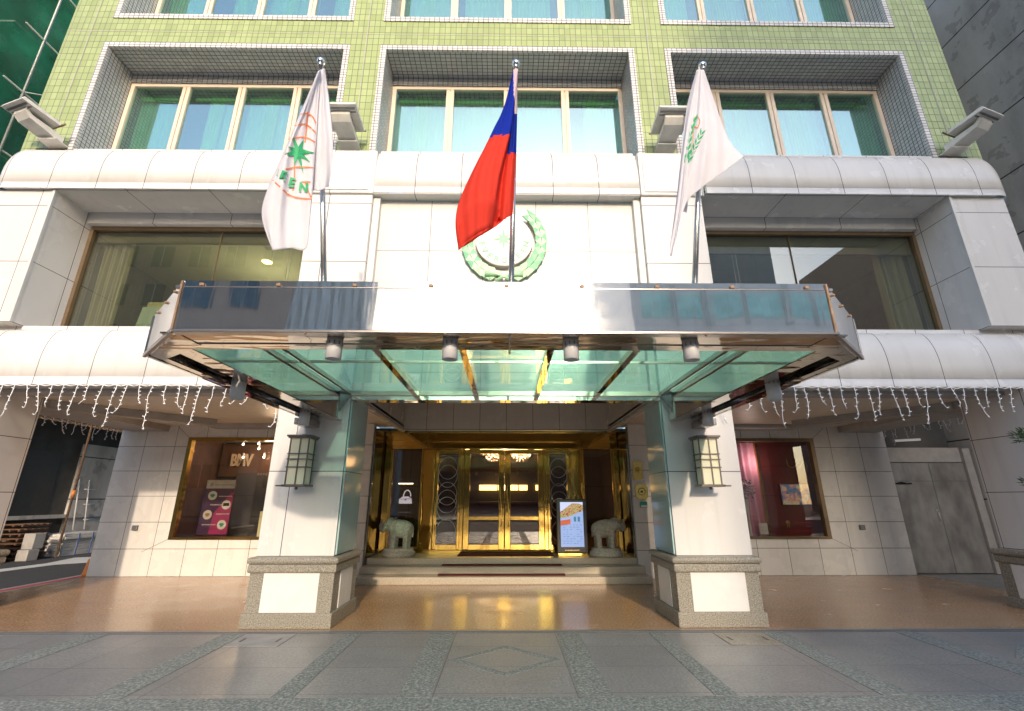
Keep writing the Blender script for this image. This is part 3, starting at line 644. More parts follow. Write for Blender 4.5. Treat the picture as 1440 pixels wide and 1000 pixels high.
for sg in (-1, 1):
    A, B = (sg*2.16, 2.80), (sg*2.72, 3.32)
    dv = Vector((sg*-.03, .04, 0))
    m = MB(); m.prism([(*A, 2.545), (*B, 2.54), (*B, 2.85), (*A, 2.895)], dv); m.build('corner_fascia', 'plain_steel', can)
    m = MB(); m.bar((A[0], A[1], 2.535), (B[0], B[1], 2.53), .022, .03); m.build('drip_edge', 'steel_edge', can)
    m = MB(); m.bar((A[0], 2.797, 2.54), (A[0], 2.797, 2.89), .012, .012); m.build('corner_trim', 'rust_pipe', can)
    for t in (.2, .5, .8):
        p = Vector((A[0]+(B[0]-A[0])*t, A[1]+(B[1]-A[1])*t, 2.885-.04*t)); m = MB(); m.ball(p+Vector((sg*.004, -.006, -.02)), .011, seg=8); m.build('bolt', 'rust_pipe', can)
    m = MB(); m.box(*sorted((sg*2.70, sg*2.73)), 3.32, 6.41, 2.53, 2.85); m.build('side_fascia', 'mirror_steel', can)
    # soffit of the side beam: outer strip, sunk dark channel, inner strip
    m = MB()
    m.prism([(sg*2.16, 2.86, 2.535), (sg*2.70, 3.34, 2.535), (sg*2.70, 6.40, 2.535), (sg*2.62, 6.40, 2.535), (sg*2.62, 3.42, 2.535), (sg*2.16, 3.10, 2.535)], (0, 0, .012)); m.build('soffit_panel', 'soffit_steel', can)
    m = MB(); m.box(*sorted((sg*2.46, sg*2.62)), 3.30, 6.40, 2.585, 2.595); m.build('soffit_channel', 'side_mirror', can)
    m = MB(); m.box(*sorted((sg*2.30, sg*2.46)), 3.18, 6.40, 2.545, 2.557); m.build('soffit_panel', 'soffit_steel', can)
    m = MB(); m.box(*sorted((sg*2.30, sg*2.70)), 3.3, 6.40, 2.86, 2.875); m.build('top_plate', 'brushed_steel', can)
    m = MB(); m.box(*sorted((sg*2.29, sg*2.32)), 3.19, 6.40, 2.55, 2.95); m.build('inner_fascia', 'mirror_steel', can)
    m = MB(); m.box(*sorted((sg*2.60, sg*2.80)), 6.06, 6.42, 2.44, 2.53, bev=.008); m.build('wall_bracket', 'steel_edge', can)
    m = MB(); m.prism([(sg*2.30, 6.20, 2.95), (sg*2.32, 6.20, 2.55), (sg*2.18, 6.395, 2.95)], (0, .02, 0)); m.box(*sorted((sg*2.17, sg*2.21)), 3.2, 6.40, 2.905, 2.955); m.build('edge_frame', 'brushed_steel', can)
m = MB(); m.box(-2.28, 2.28, 2.86, 3.19, 2.540, 2.552); m.build('front_soffit', 'soffit_steel', can)
m = MB(); m.box(-2.28, 2.28, 3.165, 3.19, 2.552, 2.95); m.build('inner_fascia', 'mirror_steel', can)
m = MB(); m.box(-2.2, 2.2, 3.06, 3.064, 2.534, 2.540); m.build('fascia_seam', 'steel_edge', can)
m = MB(); m.box(-2.25, 2.25, 2.86, 3.17, 2.87, 2.89); m.build('top_plate', 'brushed_steel', can)
for k in range(9):
    x = -2.03+.507*k; m = MB(); m.box(x-.014, x+.014, 2.788, 2.80, 2.853, 2.875, bev=.003); m.build('bolt', 'rust_pipe', can)
for x in (-1.3, -.4, .5, 1.3): m = MB(); m.ball((x, 2.80, 2.522), .010, seg=8); m.build('bolt', 'rust_pipe', can)
for x0, x1 in ((-2.29, -1.31), (-1.25, -.46), (-.40, .40), (.46, 1.25), (1.31, 2.29)):
    m = MB(); m.box(x0-.02, x1+.02, 3.19, 6.56, 2.961, 2.973); m.build('glass_pane', 'canopy_glass', can)
for x in (-1.28, -.43, .43, 1.28):
    m = MB(); m.box(x-.035, x+.035, 3.19, 6.39, 2.89, 2.960); m.build('roof_beam', 'soffit_steel', can)
m = MB(); m.box(-2.28, 2.28, 4.86, 4.885, 2.935, 2.9605); m.build('cross_rail', 'steel_edge', can)
m = MB(); m.box(-2.2, 2.2, 6.36, 6.399, 2.90, 2.9605); m.build('cross_rail', 'steel_edge', can)
m = MB(); m.tube([(0.02, 2.83, 2.52), (.02, 3.0, 2.50), (.02, 3.14, 2.50)], .008, 6); m.build('conduit', 'steel_edge', can)
# downlights
def downlight(loc, r, h, lab, group):
    x, y, z = loc; t = thing('downlight', lab, 'downlight', loc, group)
    m = MB(); m.lathe([(r, z), (r, z-h), (r*.82, z-h), (r*.80, z-h+.03), (.001, z-h+.035)], (x, y, 0), 24); m.build('housing', 'lamp_metal', t)
    m = MB(); m.lathe([(.001, z-h+.028), (r*.6, z-h+.028), (r*.6, z-h+.02), (.001, z-h+.02)], (x, y, 0), 16); m.build('lens', 'lamp_cream', t)
    m = MB()
    for k in range(10): a_ = k*2*PI/10; m.box(x+r*math.cos(a_)-.004, x+r*math.cos(a_)+.004, y+r*math.sin(a_)-.004, y+r*math.sin(a_)+.004, z-.045, z-.02)
    m.build('vent_slots', 'lamp_dark', t)
for x, lab in ((-1.17, 'grey cylindrical downlight at the left end of the canopy front row'), (-.385, 'grey cylindrical downlight left of the centre seam in the canopy front row'), (.44, 'grey cylindrical downlight right of the centre seam in the canopy front row'), (1.26, 'grey cylindrical downlight at the right end of the canopy front row')):
    downlight((x, 2.97, 2.54), .053, .14, lab, 'downlights under the canopy front edge')
for x, y, lab in ((-2.50, 4.2, 'grey downlight half way along the left side of the canopy'), (-2.53, 5.75, 'grey downlight above the wall lantern on the left column'), (2.52, 4.2, 'grey downlight half way along the right side of the canopy'), (2.55, 5.75, 'grey downlight above the wall lantern on the right column')):
    downlight((x, y, 2.585), .062, .20, lab, 'downlights under the canopy sides')
# ------------------------------------------------------------------ wall lanterns
def lantern(cx, lab):
    t = thing('wall_lantern', lab, 'lantern', (cx, 6.36, 1.6), 'lanterns on the canopy columns')
    y0, y1, w2 = 6.10, 6.30, .115
    m = MB(); m.box(cx-w2, cx+w2, y0, y1, 1.68, 2.27, bev=.008); m.build('glass_shade', 'lantern_panel', t)
    m = MB(); m.box(cx-w2-.045, cx+w2+.045, y0-.05, y1+.03, 2.28, 2.305, bev=.004); m.box(cx-w2-.03, cx+w2+.03, y0-.03, y1+.02, 2.262, 2.28); m.box(cx-.03, cx+.03, y1-.1, y1+.02, 2.305, 2.33); m.build('top_cap', 'lantern_bronze', t)
    m = MB(); m.box(cx-w2-.04, cx+w2+.04, y0-.03, y1+.02, 1.65, 1.68, bev=.004); sg = -1 if cx < 0 else 1; m.box(*sorted((cx+sg*w2, cx+sg*(w2+.11))), y0-.03, y0+.05, 1.655, 1.673); m.ball((cx, y0+.07, 1.635), .022, seg=8); m.build('bottom_cap', 'lantern_bronze', t)
    m = MB()
    for z in (1.90, 2.00, 2.07):
        zz = z-.012
        m.box(cx-w2-.022, cx+w2+.022, y0-.018, y0-.004, zz, zz+.014); m.box(cx-w2-.022, cx-w2-.004, y0-.004, y1, zz, zz+.014); m.box(cx+w2+.004, cx+w2+.022, y0-.004, y1, zz, zz+.014)
    for x, y in ((cx+.01, y0-.008), (cx-w2-.004, y0-.004), (cx+w2+.004, y0-.004), (cx-w2-.004, y1-.01), (cx+w2+.004, y1-.01)): m.box(x-.007, x+.007, y-.007, y+.007, 1.66, 2.28)
    m.build('frame', 'lantern_bronze', t)
    m = MB(); m.box(cx-.08, cx+.08, y1, 6.418, 1.72, 2.24, bev=.006); m.build('back_plate', 'lantern_bronze', t)
lantern(-2.70, 'cream glass wall lantern with bronze bars on the left column')
lantern(2.66, 'cream glass wall lantern with bronze bars on the right column')
# ------------------------------------------------------------------ flagpoles and flags
poles = []
for bx, tx, lab in ((-1.53, -1.92, 'leaning steel flagpole carrying the white flag with an orange globe'), (.03, .085, 'upright steel flagpole carrying the red and blue flag'), (1.58, 2.02, 'leaning steel flagpole carrying the white flag with a green laurel')):
    t = thing('flagpole', lab, 'flagpole', (bx, 3.62, 2.9), 'flagpoles standing on the canopy'); zt = 5.76
    A = Vector((bx, 3.62, 2.9)); B = Vector((tx, 3.62, zt))
    m = MB(); m.tube([A, A.lerp(B, .5), B], [.026, .024, .019], 14); m.build('pole', 'brushed_steel', t)
    m = MB(); m.tube([A, A.lerp(B, .13)], .032, 14); m.box(bx-.07, bx+.07, 3.55, 3.69, 2.86, 2.9); m.build('pole_base', 'brushed_steel', t)
    m = MB(); m.ball(B+Vector((0, 0, .035)), .042); m.build('finial_ball', 'mirror_steel', t)
    m = MB(); m.tube([B+Vector((0, 0, -.03)), B+Vector((0, 0, 0))], .03, 12); m.build('collar', 'brushed_steel', t)
    poles.append((A, B))
boxes('pole_beam', 'steel_edge', can, (-2.25, 2.25, 3.56, 3.68, 2.974, 3.02))
def cat(P, t):
    n = len(P)-1; i = min(int(t*n), n-1); f = t*n-i
    p0, p1, p2, p3 = P[max(i-1, 0)], P[i], P[i+1], P[min(i+2, n)]
    return [.5*((2*b)+(-a_+c)*f+(2*a_-5*b+4*c-d)*f*f+(-a_+3*b-3*c+d)*f**3) for a_, b, c, d in zip(p0, p1, p2, p3)]
def flag(name, cols, nu, nv, matfn, mats, lab, cat_, org):
    "cols: hanging lines of the cloth from hoist to fly, each a list of (photo x, photo y, distance); the cloth is one folded sheet"
    L = [[cat(c, j/nv) for j in range(nv+1)] for c in cols]
    m = MB(); rows = []; px = []
    for i in range(nu+1):
        r = [cat([l[j] for l in L], i/nu) for j in range(nv+1)]; px.append(r)
        rows.append([at(x, y, d+.008*math.sin(i*.9+jj*.12)*min(1, jj/12)) for jj, (x, y, d) in enumerate(r)])
    V = [[m.b.verts.new(p) for p in r] for r in rows]
    for i in range(nu):
        for j in range(nv):
            f = m.b.faces.new((V[i][j], V[i+1][j], V[i+1][j+1], V[i][j+1])); f.smooth = True; f.material_index = matfn(i/nu, j/nv, px[i][j][0], px[i][j][1])
    o = m.build(name, mats, origin=org); tag(o, lab, cat_)
    md = o.modifiers.new('thickness', 'SOLIDIFY'); md.thickness = .003
    return o
D = 3.60
f1 = flag('flag', [
    [(454, 96, D), (458, 140, D-.01), (462, 190, D-.02), (462, 225, D-.02), (461, 264, D-.01)],
    [(457, 97, D-.05), (463, 140, D-.07), (468, 195, D-.09), (467, 232, D-.09), (462, 262, D-.08)],
    [(455, 97, D-.10), (455, 140, D-.12), (455, 195, D-.14), (452, 235, D-.13), (450, 268, D-.12)],
    [(452, 98, D-.10), (449, 140, D-.11), (444, 195, D-.12), (441, 235, D-.12), (437, 275, D-.12)],
    [(451, 98, D-.13), (447, 140, D-.145), (443, 200, D-.16), (438, 270, D-.17), (432, 346, D-.16)],
    [(450, 99, D-.18), (437, 150, D-.17), (422, 215, D-.19), (410, 285, D-.17), (408, 349, D-.16)],
    [(448, 100, D-.20), (428, 155, D-.24), (403, 215, D-.27), (390, 285, D-.25), (384, 352, D-.22)],
    [(447, 100, D-.16), (424, 155, D-.18), (397, 218, D-.20), (368, 295, D-.20), (384, 352, D-.20)]],
    60, 50, lambda u, v, x, y: 0, ['flag_white'], 'white flag with green star, orange globe lines and green letters on the left pole', 'flag', poles[0][1])
from mathutils.bvhtree import BVHTree
def cloth_fn(o):
    "points laid on the cloth itself, found on its mesh"
    me = o.data; bv = BVHTree.FromPolygons([v.co+o.location for v in me.vertices], [tuple(p.vertices) for p in me.polygons]); C0 = Vector((0, 0, CH))
    def fn(x, y, k=0):
        d = (at(x, y, 3.6)-C0).normalized(); h = bv.ray_cast(C0, d)[0]
        return (h if h is not None else at(x, y, 3.42))-d*(.006+k)
    return fn
P1 = cloth_fn(f1)
def decal(name, mat, polys, parent, pf, n=1):
    m = MB()
    for pl in polys:
        if n == 1: m.quad([pf(*p) for p in pl]); continue
        A, B, C_ = pl
        q = lambda i, j: (A[0]+(B[0]-A[0])*i/n+(C_[0]-A[0])*j/n, A[1]+(B[1]-A[1])*i/n+(C_[1]-A[1])*j/n)
        for i in range(n):
            for j in range(n-i):
                m.quad([pf(*q(i, j)), pf(*q(i+1, j)), pf(*q(i, j+1))])
                if i+j < n-1: m.quad([pf(*q(i+1, j)), pf(*q(i+1, j+1)), pf(*q(i, j+1))])
    o = m.build(name, mat, parent); return o
def stroke(pts, wd):
    out = []
    for (x0, y0), (x1, y1) in zip(pts, pts[1:]):
        L = math.hypot(x1-x0, y1-y0) or 1; nx, ny = -(y1-y0)/L*wd/2, (x1-x0)/L*wd/2; ex, ey = (x1-x0)/L*.4, (y1-y0)/L*.4
        out.append([(x0+nx-ex, y0+ny-ey), (x1+nx+ex, y1+ny+ey), (x1-nx+ex, y1-ny+ey), (x0-nx-ex, y0-ny-ey)])
    return out
def arc(P, n=10): return [tuple(cat(P, k/n)) for k in range(n+1)]
ol = []
for P in ([(423, 161), (433, 160), (440, 165), (445, 175)], [(414, 177), (430, 175), (445, 188)], [(408, 196), (428, 193), (443, 200)], [(402, 238), (420, 235), (440, 236)], [(433, 158), (431, 180), (429, 200)], [(414, 228), (414, 248), (412, 268)], [(384, 254), (396, 265), (408, 275), (424, 279), (437, 280)], [(424, 256), (436, 256)], [(429, 256), (433, 268), (438, 279)]):
    ol += stroke(arc(P), 2.0)
decal('globe_lines', 'line_orange', ol, f1, P1)
def star(cx, cy, tips, r0):
    P = []; n = len(tips)
    for k, (dx, dy) in enumerate(tips):
        P.append((cx+dx, cy+dy)); ax, ay = tips[(k+1) % n]; bx, by = dx/math.hypot(dx, dy)+ax/math.hypot(ax, ay), dy/math.hypot(dx, dy)+ay/math.hypot(ax, ay); L = math.hypot(bx, by); P.append((cx+bx/L*r0, cy+by/L*r0))
    return [[(cx, cy), P[i], P[(i+1) % len(P)]] for i in range(len(P))]
decal('star', 'star_green', star(419, 214, [(-8, -26), (8, -18), (24, 1), (18, 15), (8, 32), (-5, 20), (-22, 3), (-14, -8)], 8), f1, lambda x, y: P1(x, y, .004), 4)
m = MB()
for ch, x, y, a_ in (('E', 396, 252, -22), ('E', 409, 262, -14), ('N', 426, 269, -6)):
    a_ = math.radians(a_); add_text(m, ch, 17, lambda p: P1(x+p.x*math.cos(a_)+p.y*math.sin(-a_)*-1*-1, y-(p.y*math.cos(a_)) - p.x*math.sin(a_), .012))
m.build('letters', 'star_green', f1); decal('letter_fragment', 'star_green', [[(389, 238), (392, 238), (390, 249), (388, 246)]], f1, P1)

def m2(u, v, x, y):
    if y < 160 and x > 722.3+(y-96)*.03: return 2
    if u < .30: return 1 if y < 214 else 0
    return 1 if y < 187-(x-716)*.15 else 0
f2 = flag('flag', [
    [(727, 96, D), (727, 150, D), (726, 200, D), (724, 250, D), (722, 301, D)],
    [(726, 96, D-.05), (725, 150, D-.06), (722, 200, D-.08), (716, 255, D-.10), (710, 308, D-.10)],
    [(724, 96, D-.04), (721, 150, D-.04), (716, 195, D-.04), (704, 258, D-.05), (698, 316, D-.06)],
    [(728, 97, D-.09), (724, 140, D-.12), (717, 185, D-.16), (700, 250, D-.22), (689, 322, D-.25)],
    [(723, 98, D-.10), (716, 145, D-.13), (703, 190, D-.18), (682, 250, D-.26), (676, 330, D-.28)],
    [(722, 99, D-.06), (711, 150, D-.10), (693, 190, D-.15), (664, 262, D-.22), (660, 340, D-.24)],
    [(722, 99, D-.03), (709, 150, D-.05), (690, 190, D-.08), (644, 290, D-.15), (645, 352, D-.18)]],
    56, 60, m2, ['flag_red', 'flag_blue', 'flag_pink'], 'red flag with a blue corner hanging folded from the middle pole', 'flag', poles[1][1])
P2 = cloth_fn(f2); C0 = Vector((0, 0, CH)); m = MB(); rows = []
top = [(646, 312), (650, 297), (658, 285), (670, 278), (684, 276), (697, 281), (703, 293), (700, 304)]; bot = [(645, 350), (652, 347), (662, 341), (672, 334), (682, 328), (692, 322), (702, 315), (708, 310)]
tp = [cat(top, k/28) for k in range(29)]; bt = [cat(bot, k/28) for k in range(29)]
for j in range(9):
    t = j/8; r = []
    for (ax, ay), (bx, by) in zip(tp, bt):
        x, y = ax+(bx-ax)*t, ay+(by-ay)*t; p = P2(x, y, 0); d = (p-C0).normalized(); r.append(p-d*(.004+.11*(1-t)**1.4*(1 if t > .12 else .75)))
    rows.append(r)
m.sheet(rows); m.build('curled_edge', 'flag_red', f2)
f3 = flag('flag', [
    [(984, 98, D), (981, 150, D), (976, 200, D), (970, 250, D), (966, 300, D)],
    [(981, 98, D-.05), (972, 150, D-.07), (962, 210, D-.09), (957, 262, D-.09), (955, 300, D-.08)],
    [(979, 100, D-.09), (966, 150, D-.12), (958, 215, D-.15), (950, 290, D-.16), (943, 340, D-.15)],
    [(982, 98, D-.14), (972, 150, D-.18), (963, 220, D-.20), (956, 290, D-.20), (945, 358, D-.18)],
    [(984, 98, D-.12), (979, 150, D-.17), (974, 200, D-.20), (969, 245, D-.20), (964, 288, D-.18)],
    [(986, 98, D-.14), (989, 145, D-.20), (992, 185, D-.24), (992, 225, D-.24), (990, 262, D-.20)],
    [(988, 98, D-.10), (999, 140, D-.14), (1009, 175, D-.18), (1016, 205, D-.19), (1020, 240, D-.18)],
    [(990, 98, D-.04), (1004, 140, D-.06), (1018, 180, D-.10), (1031, 205, D-.13), (1046, 220, D-.15)]],
    60, 50, lambda u, v, x, y: 0, ['flag_white'], 'white flag with green laurel leaves blowing to the right of its pole', 'flag', poles[2][1])
P3 = cloth_fn(f3)
lv = []
def leafpoly(x, y, a_, L, w_): c, s_ = math.cos(a_), math.sin(a_); return [(x, y), (x+c*L*.5-s_*w_, y-s_*L*.5-c*w_), (x+c*L, y-s_*L), (x+c*L*.5+s_*w_, y-s_*L*.5+c*w_)]
for k in range(6):
    t = k/5; x, y = 966+4*t+6*t*t, 222-50*t; lv += [leafpoly(x, y, 1.15, 13, 1.8), leafpoly(x+1, y+2, 1.9-.2*t, 9, 1.4)]
for k in range(6):
    t = k/5; x, y = 968+17*t, 226-36*t; lv += [leafpoly(x, y, .75, 11, 1.4), leafpoly(x, y, 1.5, 11, 1.4)]
lv += [[(963, 218), (970, 219), (969, 229), (962, 229)]]
decal('laurel', 'star_green', lv, f3, P3)
decal('orange_outline', 'line_orange', stroke(arc([(976, 168), (980, 164), (984, 170), (981, 180), (977, 178)]), 1.4)+stroke([(976, 178), (972, 214)], .8), f3, P3)
# ------------------------------------------------------------------ emblem on the wall
EC = Vector((-.045, 6.6, 5.48)); em = thing('wall_emblem', 'round white emblem with a green star inside a pale green laurel wreath on the wall', 'emblem', EC)
def E(x, z, y): return Vector((EC.x+x, y, EC.z+z))
m = MB(); n = 64
m.prism([E(.46*math.cos(k*2*PI/n), .46*math.sin(k*2*PI/n), 6.50) for k in range(n)], (0, .099, 0)); m.build('disc_rim', 'emblem_edge', em)
m = MB(); m.prism([E(.445*math.cos(k*2*PI/n), .445*math.sin(k*2*PI/n), 6.494) for k in range(n)], (0, .006, 0)); m.build('disc', 'emblem_white', em)
m = MB()
P = []
for k in range(8):
    a_ = PI/2+k*PI/4; r = .22 if k in (0, 4) else .17 if k in (2, 6) else .125
    P.append((r*math.cos(a_)-.01, r*math.sin(a_)+.02)); a_ += PI/8; P.append((.065*math.cos(a_)-.01, .065*math.sin(a_)+.02))
for i in range(16): m.prism([E(-.01, .02, 6.486), E(*P[i], 6.486), E(*P[(i+1) % 16], 6.486)], (0, .007, 0))
m.build('star', 'emblem_green', em)
m = MB()
for k in range(-2, 3):
    pts = [(k*.16*math.cos(t), .40*math.sin(t)*(.75 if abs(t) > 3 else 1)) for t in [(-.5+j/16)*PI for j in range(17)]]
    m.tube([E(x, max(z, -.24), 6.492) for x, z in pts], .0025, 4)
for z, hw in ((.25, .30), (.12, .38), (0, .40), (-.12, .30)): m.tube([E(x, z+.05*(x/hw)**2*(1 if z < 0 else -.6), 6.492) for x in [hw*(-1+j/8) for j in range(17)]], .0025, 4)
m.build('globe_lines', 'line_pink', em)
for k, ch in enumerate('EVERGREEN'):
    a_ = math.radians(191+k*19.75); m = MB(); ux, uz = -math.cos(a_), -math.sin(a_)     # letter up points to the centre
    rx, rz = uz, -ux
    R0 = .405
    add_text(m, ch, .13, lambda p: E(R0*math.cos(a_)+rx*p.x*1.1+ux*p.y, R0*math.sin(a_)+rz*p.x*1.1+uz*p.y, 6.484), thick=(0, .009, 0))
    m.build('letter', 'emblem_green', em)
for sg in (-1, 1):
    # branch core
    m = MB(); A0 = [(.52*math.cos(t)*sg, .56*math.sin(t)) for t in [math.radians(-88+132*k/20) for k in range(21)]]
    A1 = [(.66*math.cos(t)*sg, .68*math.sin(t)) for t in [math.radians(-88+132*k/20) for k in range(21)]]
    for k in range(20): m.prism([E(*A0[k], 6.545), E(*A1[k], 6.545), E(*A1[k+1], 6.545), E(*A0[k+1], 6.545)], (0, .054, 0))
    bmesh.ops.remove_doubles(m.b, verts=m.b.verts, dist=.0005); m.build('branch', 'emblem_edge', em)
    for k in range(9):
        t = math.radians(-80+14.2*k); d = math.radians(17); rm = .60; L = 1.0-.25*k/8
        def pol(r, tt, q=sg): return (r*math.cos(tt)*q, r*1.04*math.sin(tt))
        for side, col in ((-1, 'emblem_green'), (1, 'emblem_green')):
            base = pol(rm, t); tip = pol(rm+side*.095*L, t+d*1.35); mid1 = pol(rm+side*.115*L, t+d*.45); mid2 = pol(rm+side*.006, t+d*.80)
            m = MB(); y = 6.515-.004*k
            V = [E(*base, y+.012), E(*mid1, y), E(*tip, y+.006), E(*mid2, y-.012)]
            m.prism(V, (0, .03, 0)); m.build('laurel_leaf', 'emblem_pale' if (k < 2) else col, em)
    m = MB(); m.tube([E(sg*.30, -.60, 6.51), E(sg*.12, -.605, 6.50), E(-sg*.02, -.65, 6.50), E(-sg*.14, -.72, 6.52)], [.05, .03, .026, .032], 8); m.build('stem', 'emblem_pale', em)
# ------------------------------------------------------------------ icicle lights
bulb_me = None
def icicles(name, x0, x1, step, Y, Zc, lab, seed, lmin, lmax, along='x', X=None):
    random.seed(seed)
    cx = (x0+x1)/2; loc = (cx, Y, Zc) if along == 'x' else (X, cx, Zc); t = thing(name, lab, 'string lights', loc, 'icicle light strings under the arcade edge')
    def pt(u, off, z): return Vector((u, Y+off, z)) if along == 'x' else Vector((X+off, u, z))
    m = MB(); n = int(abs(x1-x0)/step); us = [x0+(x1-x0)*k/n for k in range(n+1)]
    pts = []
    for k in range(n*2+1): pts.append(pt(x0+(x1-x0)*k/(2*n), -.0, Zc-(.018 if k % 2 else 0)-.006*random.random()))
    m.tube(pts, .007, 5); m.build('cable', 'white_plastic', t)
    for u in us:
        u += random.uniform(-.3, .3)*step*.5; Lz = lmin+(lmax-lmin)*random.random()**1.3; ns = max(5, int(Lz/.055)); P = [pt(u, 0, Zc)]; du = 0; dy = 0
        lean = random.uniform(-.05, .05)
        for k in range(1, ns+1):
            du += random.uniform(-.009, .009)+lean/ns*(1+k/ns); dy += random.uniform(-.010, .010)
            if k == ns: du += random.choice((-1, 1))*.03
            P.append(pt(u+du, dy, Zc-Lz*k/ns))
        m = MB(); m.tube(P, .0050, 5)
        for k in range(1, ns+1, 1):
            if random.random() < .8:
                s_ = random.choice((-1, 1)); q = P[k]; e = pt(0, 0, 0)-pt(0, 0, 0); dv = (Vector((s_*.030, -.004, .012)) if along == 'x' else Vector((.004, s_*.025, .006)))
                m.tube([q, q+dv], [.0075, .0055], 5)
        m.build('light_drop', 'white_plastic', t)
icicles('icicle_lights', -8.1, -3.05, .172, 6.33, 3.035, 'white icicle light string hanging from the left arcade edge, in front', 3, .27, .64)
icicles('icicle_lights', 3.05, 8.1, .172, 6.33, 3.035, 'white icicle light string hanging from the right arcade edge, in front', 5, .27, .64)
icicles('icicle_lights', 7.9, 10.2, .15, 0, 3.03, 'white icicle light string over the side lane opening at far left', 8, .2, .42, 'y', -8.36)
icicles('icicle_lights', 7.9, 10.2, .15, 0, 3.03, 'white icicle light string added over the far right passage in place of a reflection', 9, .2, .42, 'y', 8.36)  # added string, stands in for a dark reflection of the icicles
# ------------------------------------------------------------------ floodlights on the cornice
def flood(cx, lab, yaw):
    t = thing('floodlight', lab, 'floodlight', (cx, 6.45, 7.29), 'floodlights on the upper cornice'); t.rotation_euler = (0, 0, 0)
    R = Matrix.Rotation(yaw, 4, 'Z'); O = Vector((cx, 6.48, 7.3))
    def f(x, y, z): return O+R @ Vector((x, y, z))
    m = MB(); w_ = .15
    prof = [(.05, .0), (.05, .10), (-.10, .13), (-.40, .17), (-.46, .22), (-.46, .27), (-.50, .27), (-.50, .18), (-.42, .10), (-.12, .03), (-.06, .0)]
    m.prism([f(-w_, y, z) for y, z in prof], R @ Vector((2*w_, 0, 0))); m.build('arm', 'lamp_cream', t)
    m = MB(); m.prism([f(-.27, -.62, .26), f(-.27, -.10, .20), f(-.27, -.10, .25), f(-.27, -.60, .32)], R @ Vector((.54, 0, 0))); m.build('lamp_head', 'lamp_cream', t)
    m = MB()
    for k in range(7):
        y = -.56+.065*k; m.prism([f(-.24, y, .245-.0*k), f(.24, y, .245), f(.24, y+.03, .240), f(-.24, y+.03, .240)], (0, 0, .02))
    m.build('cooling_fins', 'lamp_dark', t)
    m = MB(); m.bar(f(-.28, -.05, .27), f(.28, -.05, .27), .025, .025); m.build('hinge_bar', 'rust_pipe', t)
    m = MB(); m.box(cx-.17, cx+.17, 6.36, 6.62, 7.285, 7.30); m.build('base_plate', 'lamp_cream', t)
flood(-7.75, 'cream floodlight at the far left end of the cornice', math.radians(-18))
flood(-2.72, 'cream floodlight on the cornice left of the middle window', 0)
flood(2.74, 'cream floodlight on the cornice right of the middle window', 0)
flood(7.80, 'cream floodlight at the far right end of the cornice', math.radians(18))
# ------------------------------------------------------------------ curtains, table in the first floor rooms
def curtain(name, x0, x1, z0, z1, Y, mat, lab, pinch=.0, folds=7, group=None, cat_='curtain'):
    m = MB(); nx, nz = folds*8, 14; rows = []
    for j in range(nz+1):
        t = j/nz; z = z0+(z1-z0)*t; k = 1-pinch*math.sin(PI*min(1, max(0, t)))**2; c = (x0+x1)/2
        rows.append([Vector((c+((x0+(x1-x0)*i/nx)-c)*k, Y+.05*math.sin(i/8*2*PI+.3*math.sin(t*3))+.02*math.sin(i*.33+t*2), z)) for i in range(nx+1)])
    m.sheet(rows); o = m.build(name, mat, origin=((x0+x1)/2, Y, z0)); return tag(o, lab, cat_, group)
curtain('window_curtain', -7.25, -6.75, 4.02, 6.08, 7.42, 'curtain_cream', 'heavy cream curtain at the left edge of the left first floor window')
curtain('window_curtain', 6.72, 7.24, 4.02, 6.08, 7.42, 'curtain_cream', 'pale green grey curtain at the right edge of the right first floor window')
m = MB(); m.tube([(-3.82, 7.3, 6.0), (-3.84, 7.3, 4.2)], .005, 5); m.tube([(-3.87, 7.3, 6.0), (-3.89, 7.3, 4.2)], .005, 5); m.build('blind_cord', 'white_plastic', hotel)
m = MB(); m.tube([(4.05, 7.3, 6.0), (4.06, 7.3, 4.1)], .005, 5); m.tube([(4.11, 7.3, 6.0), (4.14, 7.3, 4.1)], .005, 5); m.build('blind_cord', 'white_plastic', hotel)
t = thing('banquet_table', 'table with yellow and pale green cloths inside the left first floor window', 'table', (-5.9, 8.3, 4.0))
m = MB(); m.box(-6.75, -5.0, 8.0, 8.7, 4.90, 5.04, bev=.03); m.build('yellow_cloth', 'table_cloth_yellow', t)
m = MB(); rows = []
for z, o_ in ((4.92, 0), (4.5, .03), (4.02, .06)): rows.append([Vector((-6.78-o_+(1.80+2*o_)*i/48, 7.97-o_+.02*math.sin(i*.9), z)) for i in range(49)])
m.sheet(rows); m.build('skirt', 'table_cloth_mint', t)
for k in range(5):
    x = -6.1+.085*k; m = MB(); m.lathe([(.018, 5.042), (.03, 5.08), (.034, 5.135), (.028, 5.135), (.02, 5.055)], (x, 8.1+.03*(k % 2), 0), 12); tag(m.build('glass_cup', 'white_plastic', origin=(x, 8.1, 5.04)), 'small white cup in the row standing on the banquet table', 'cup', 'cups on the banquet table')
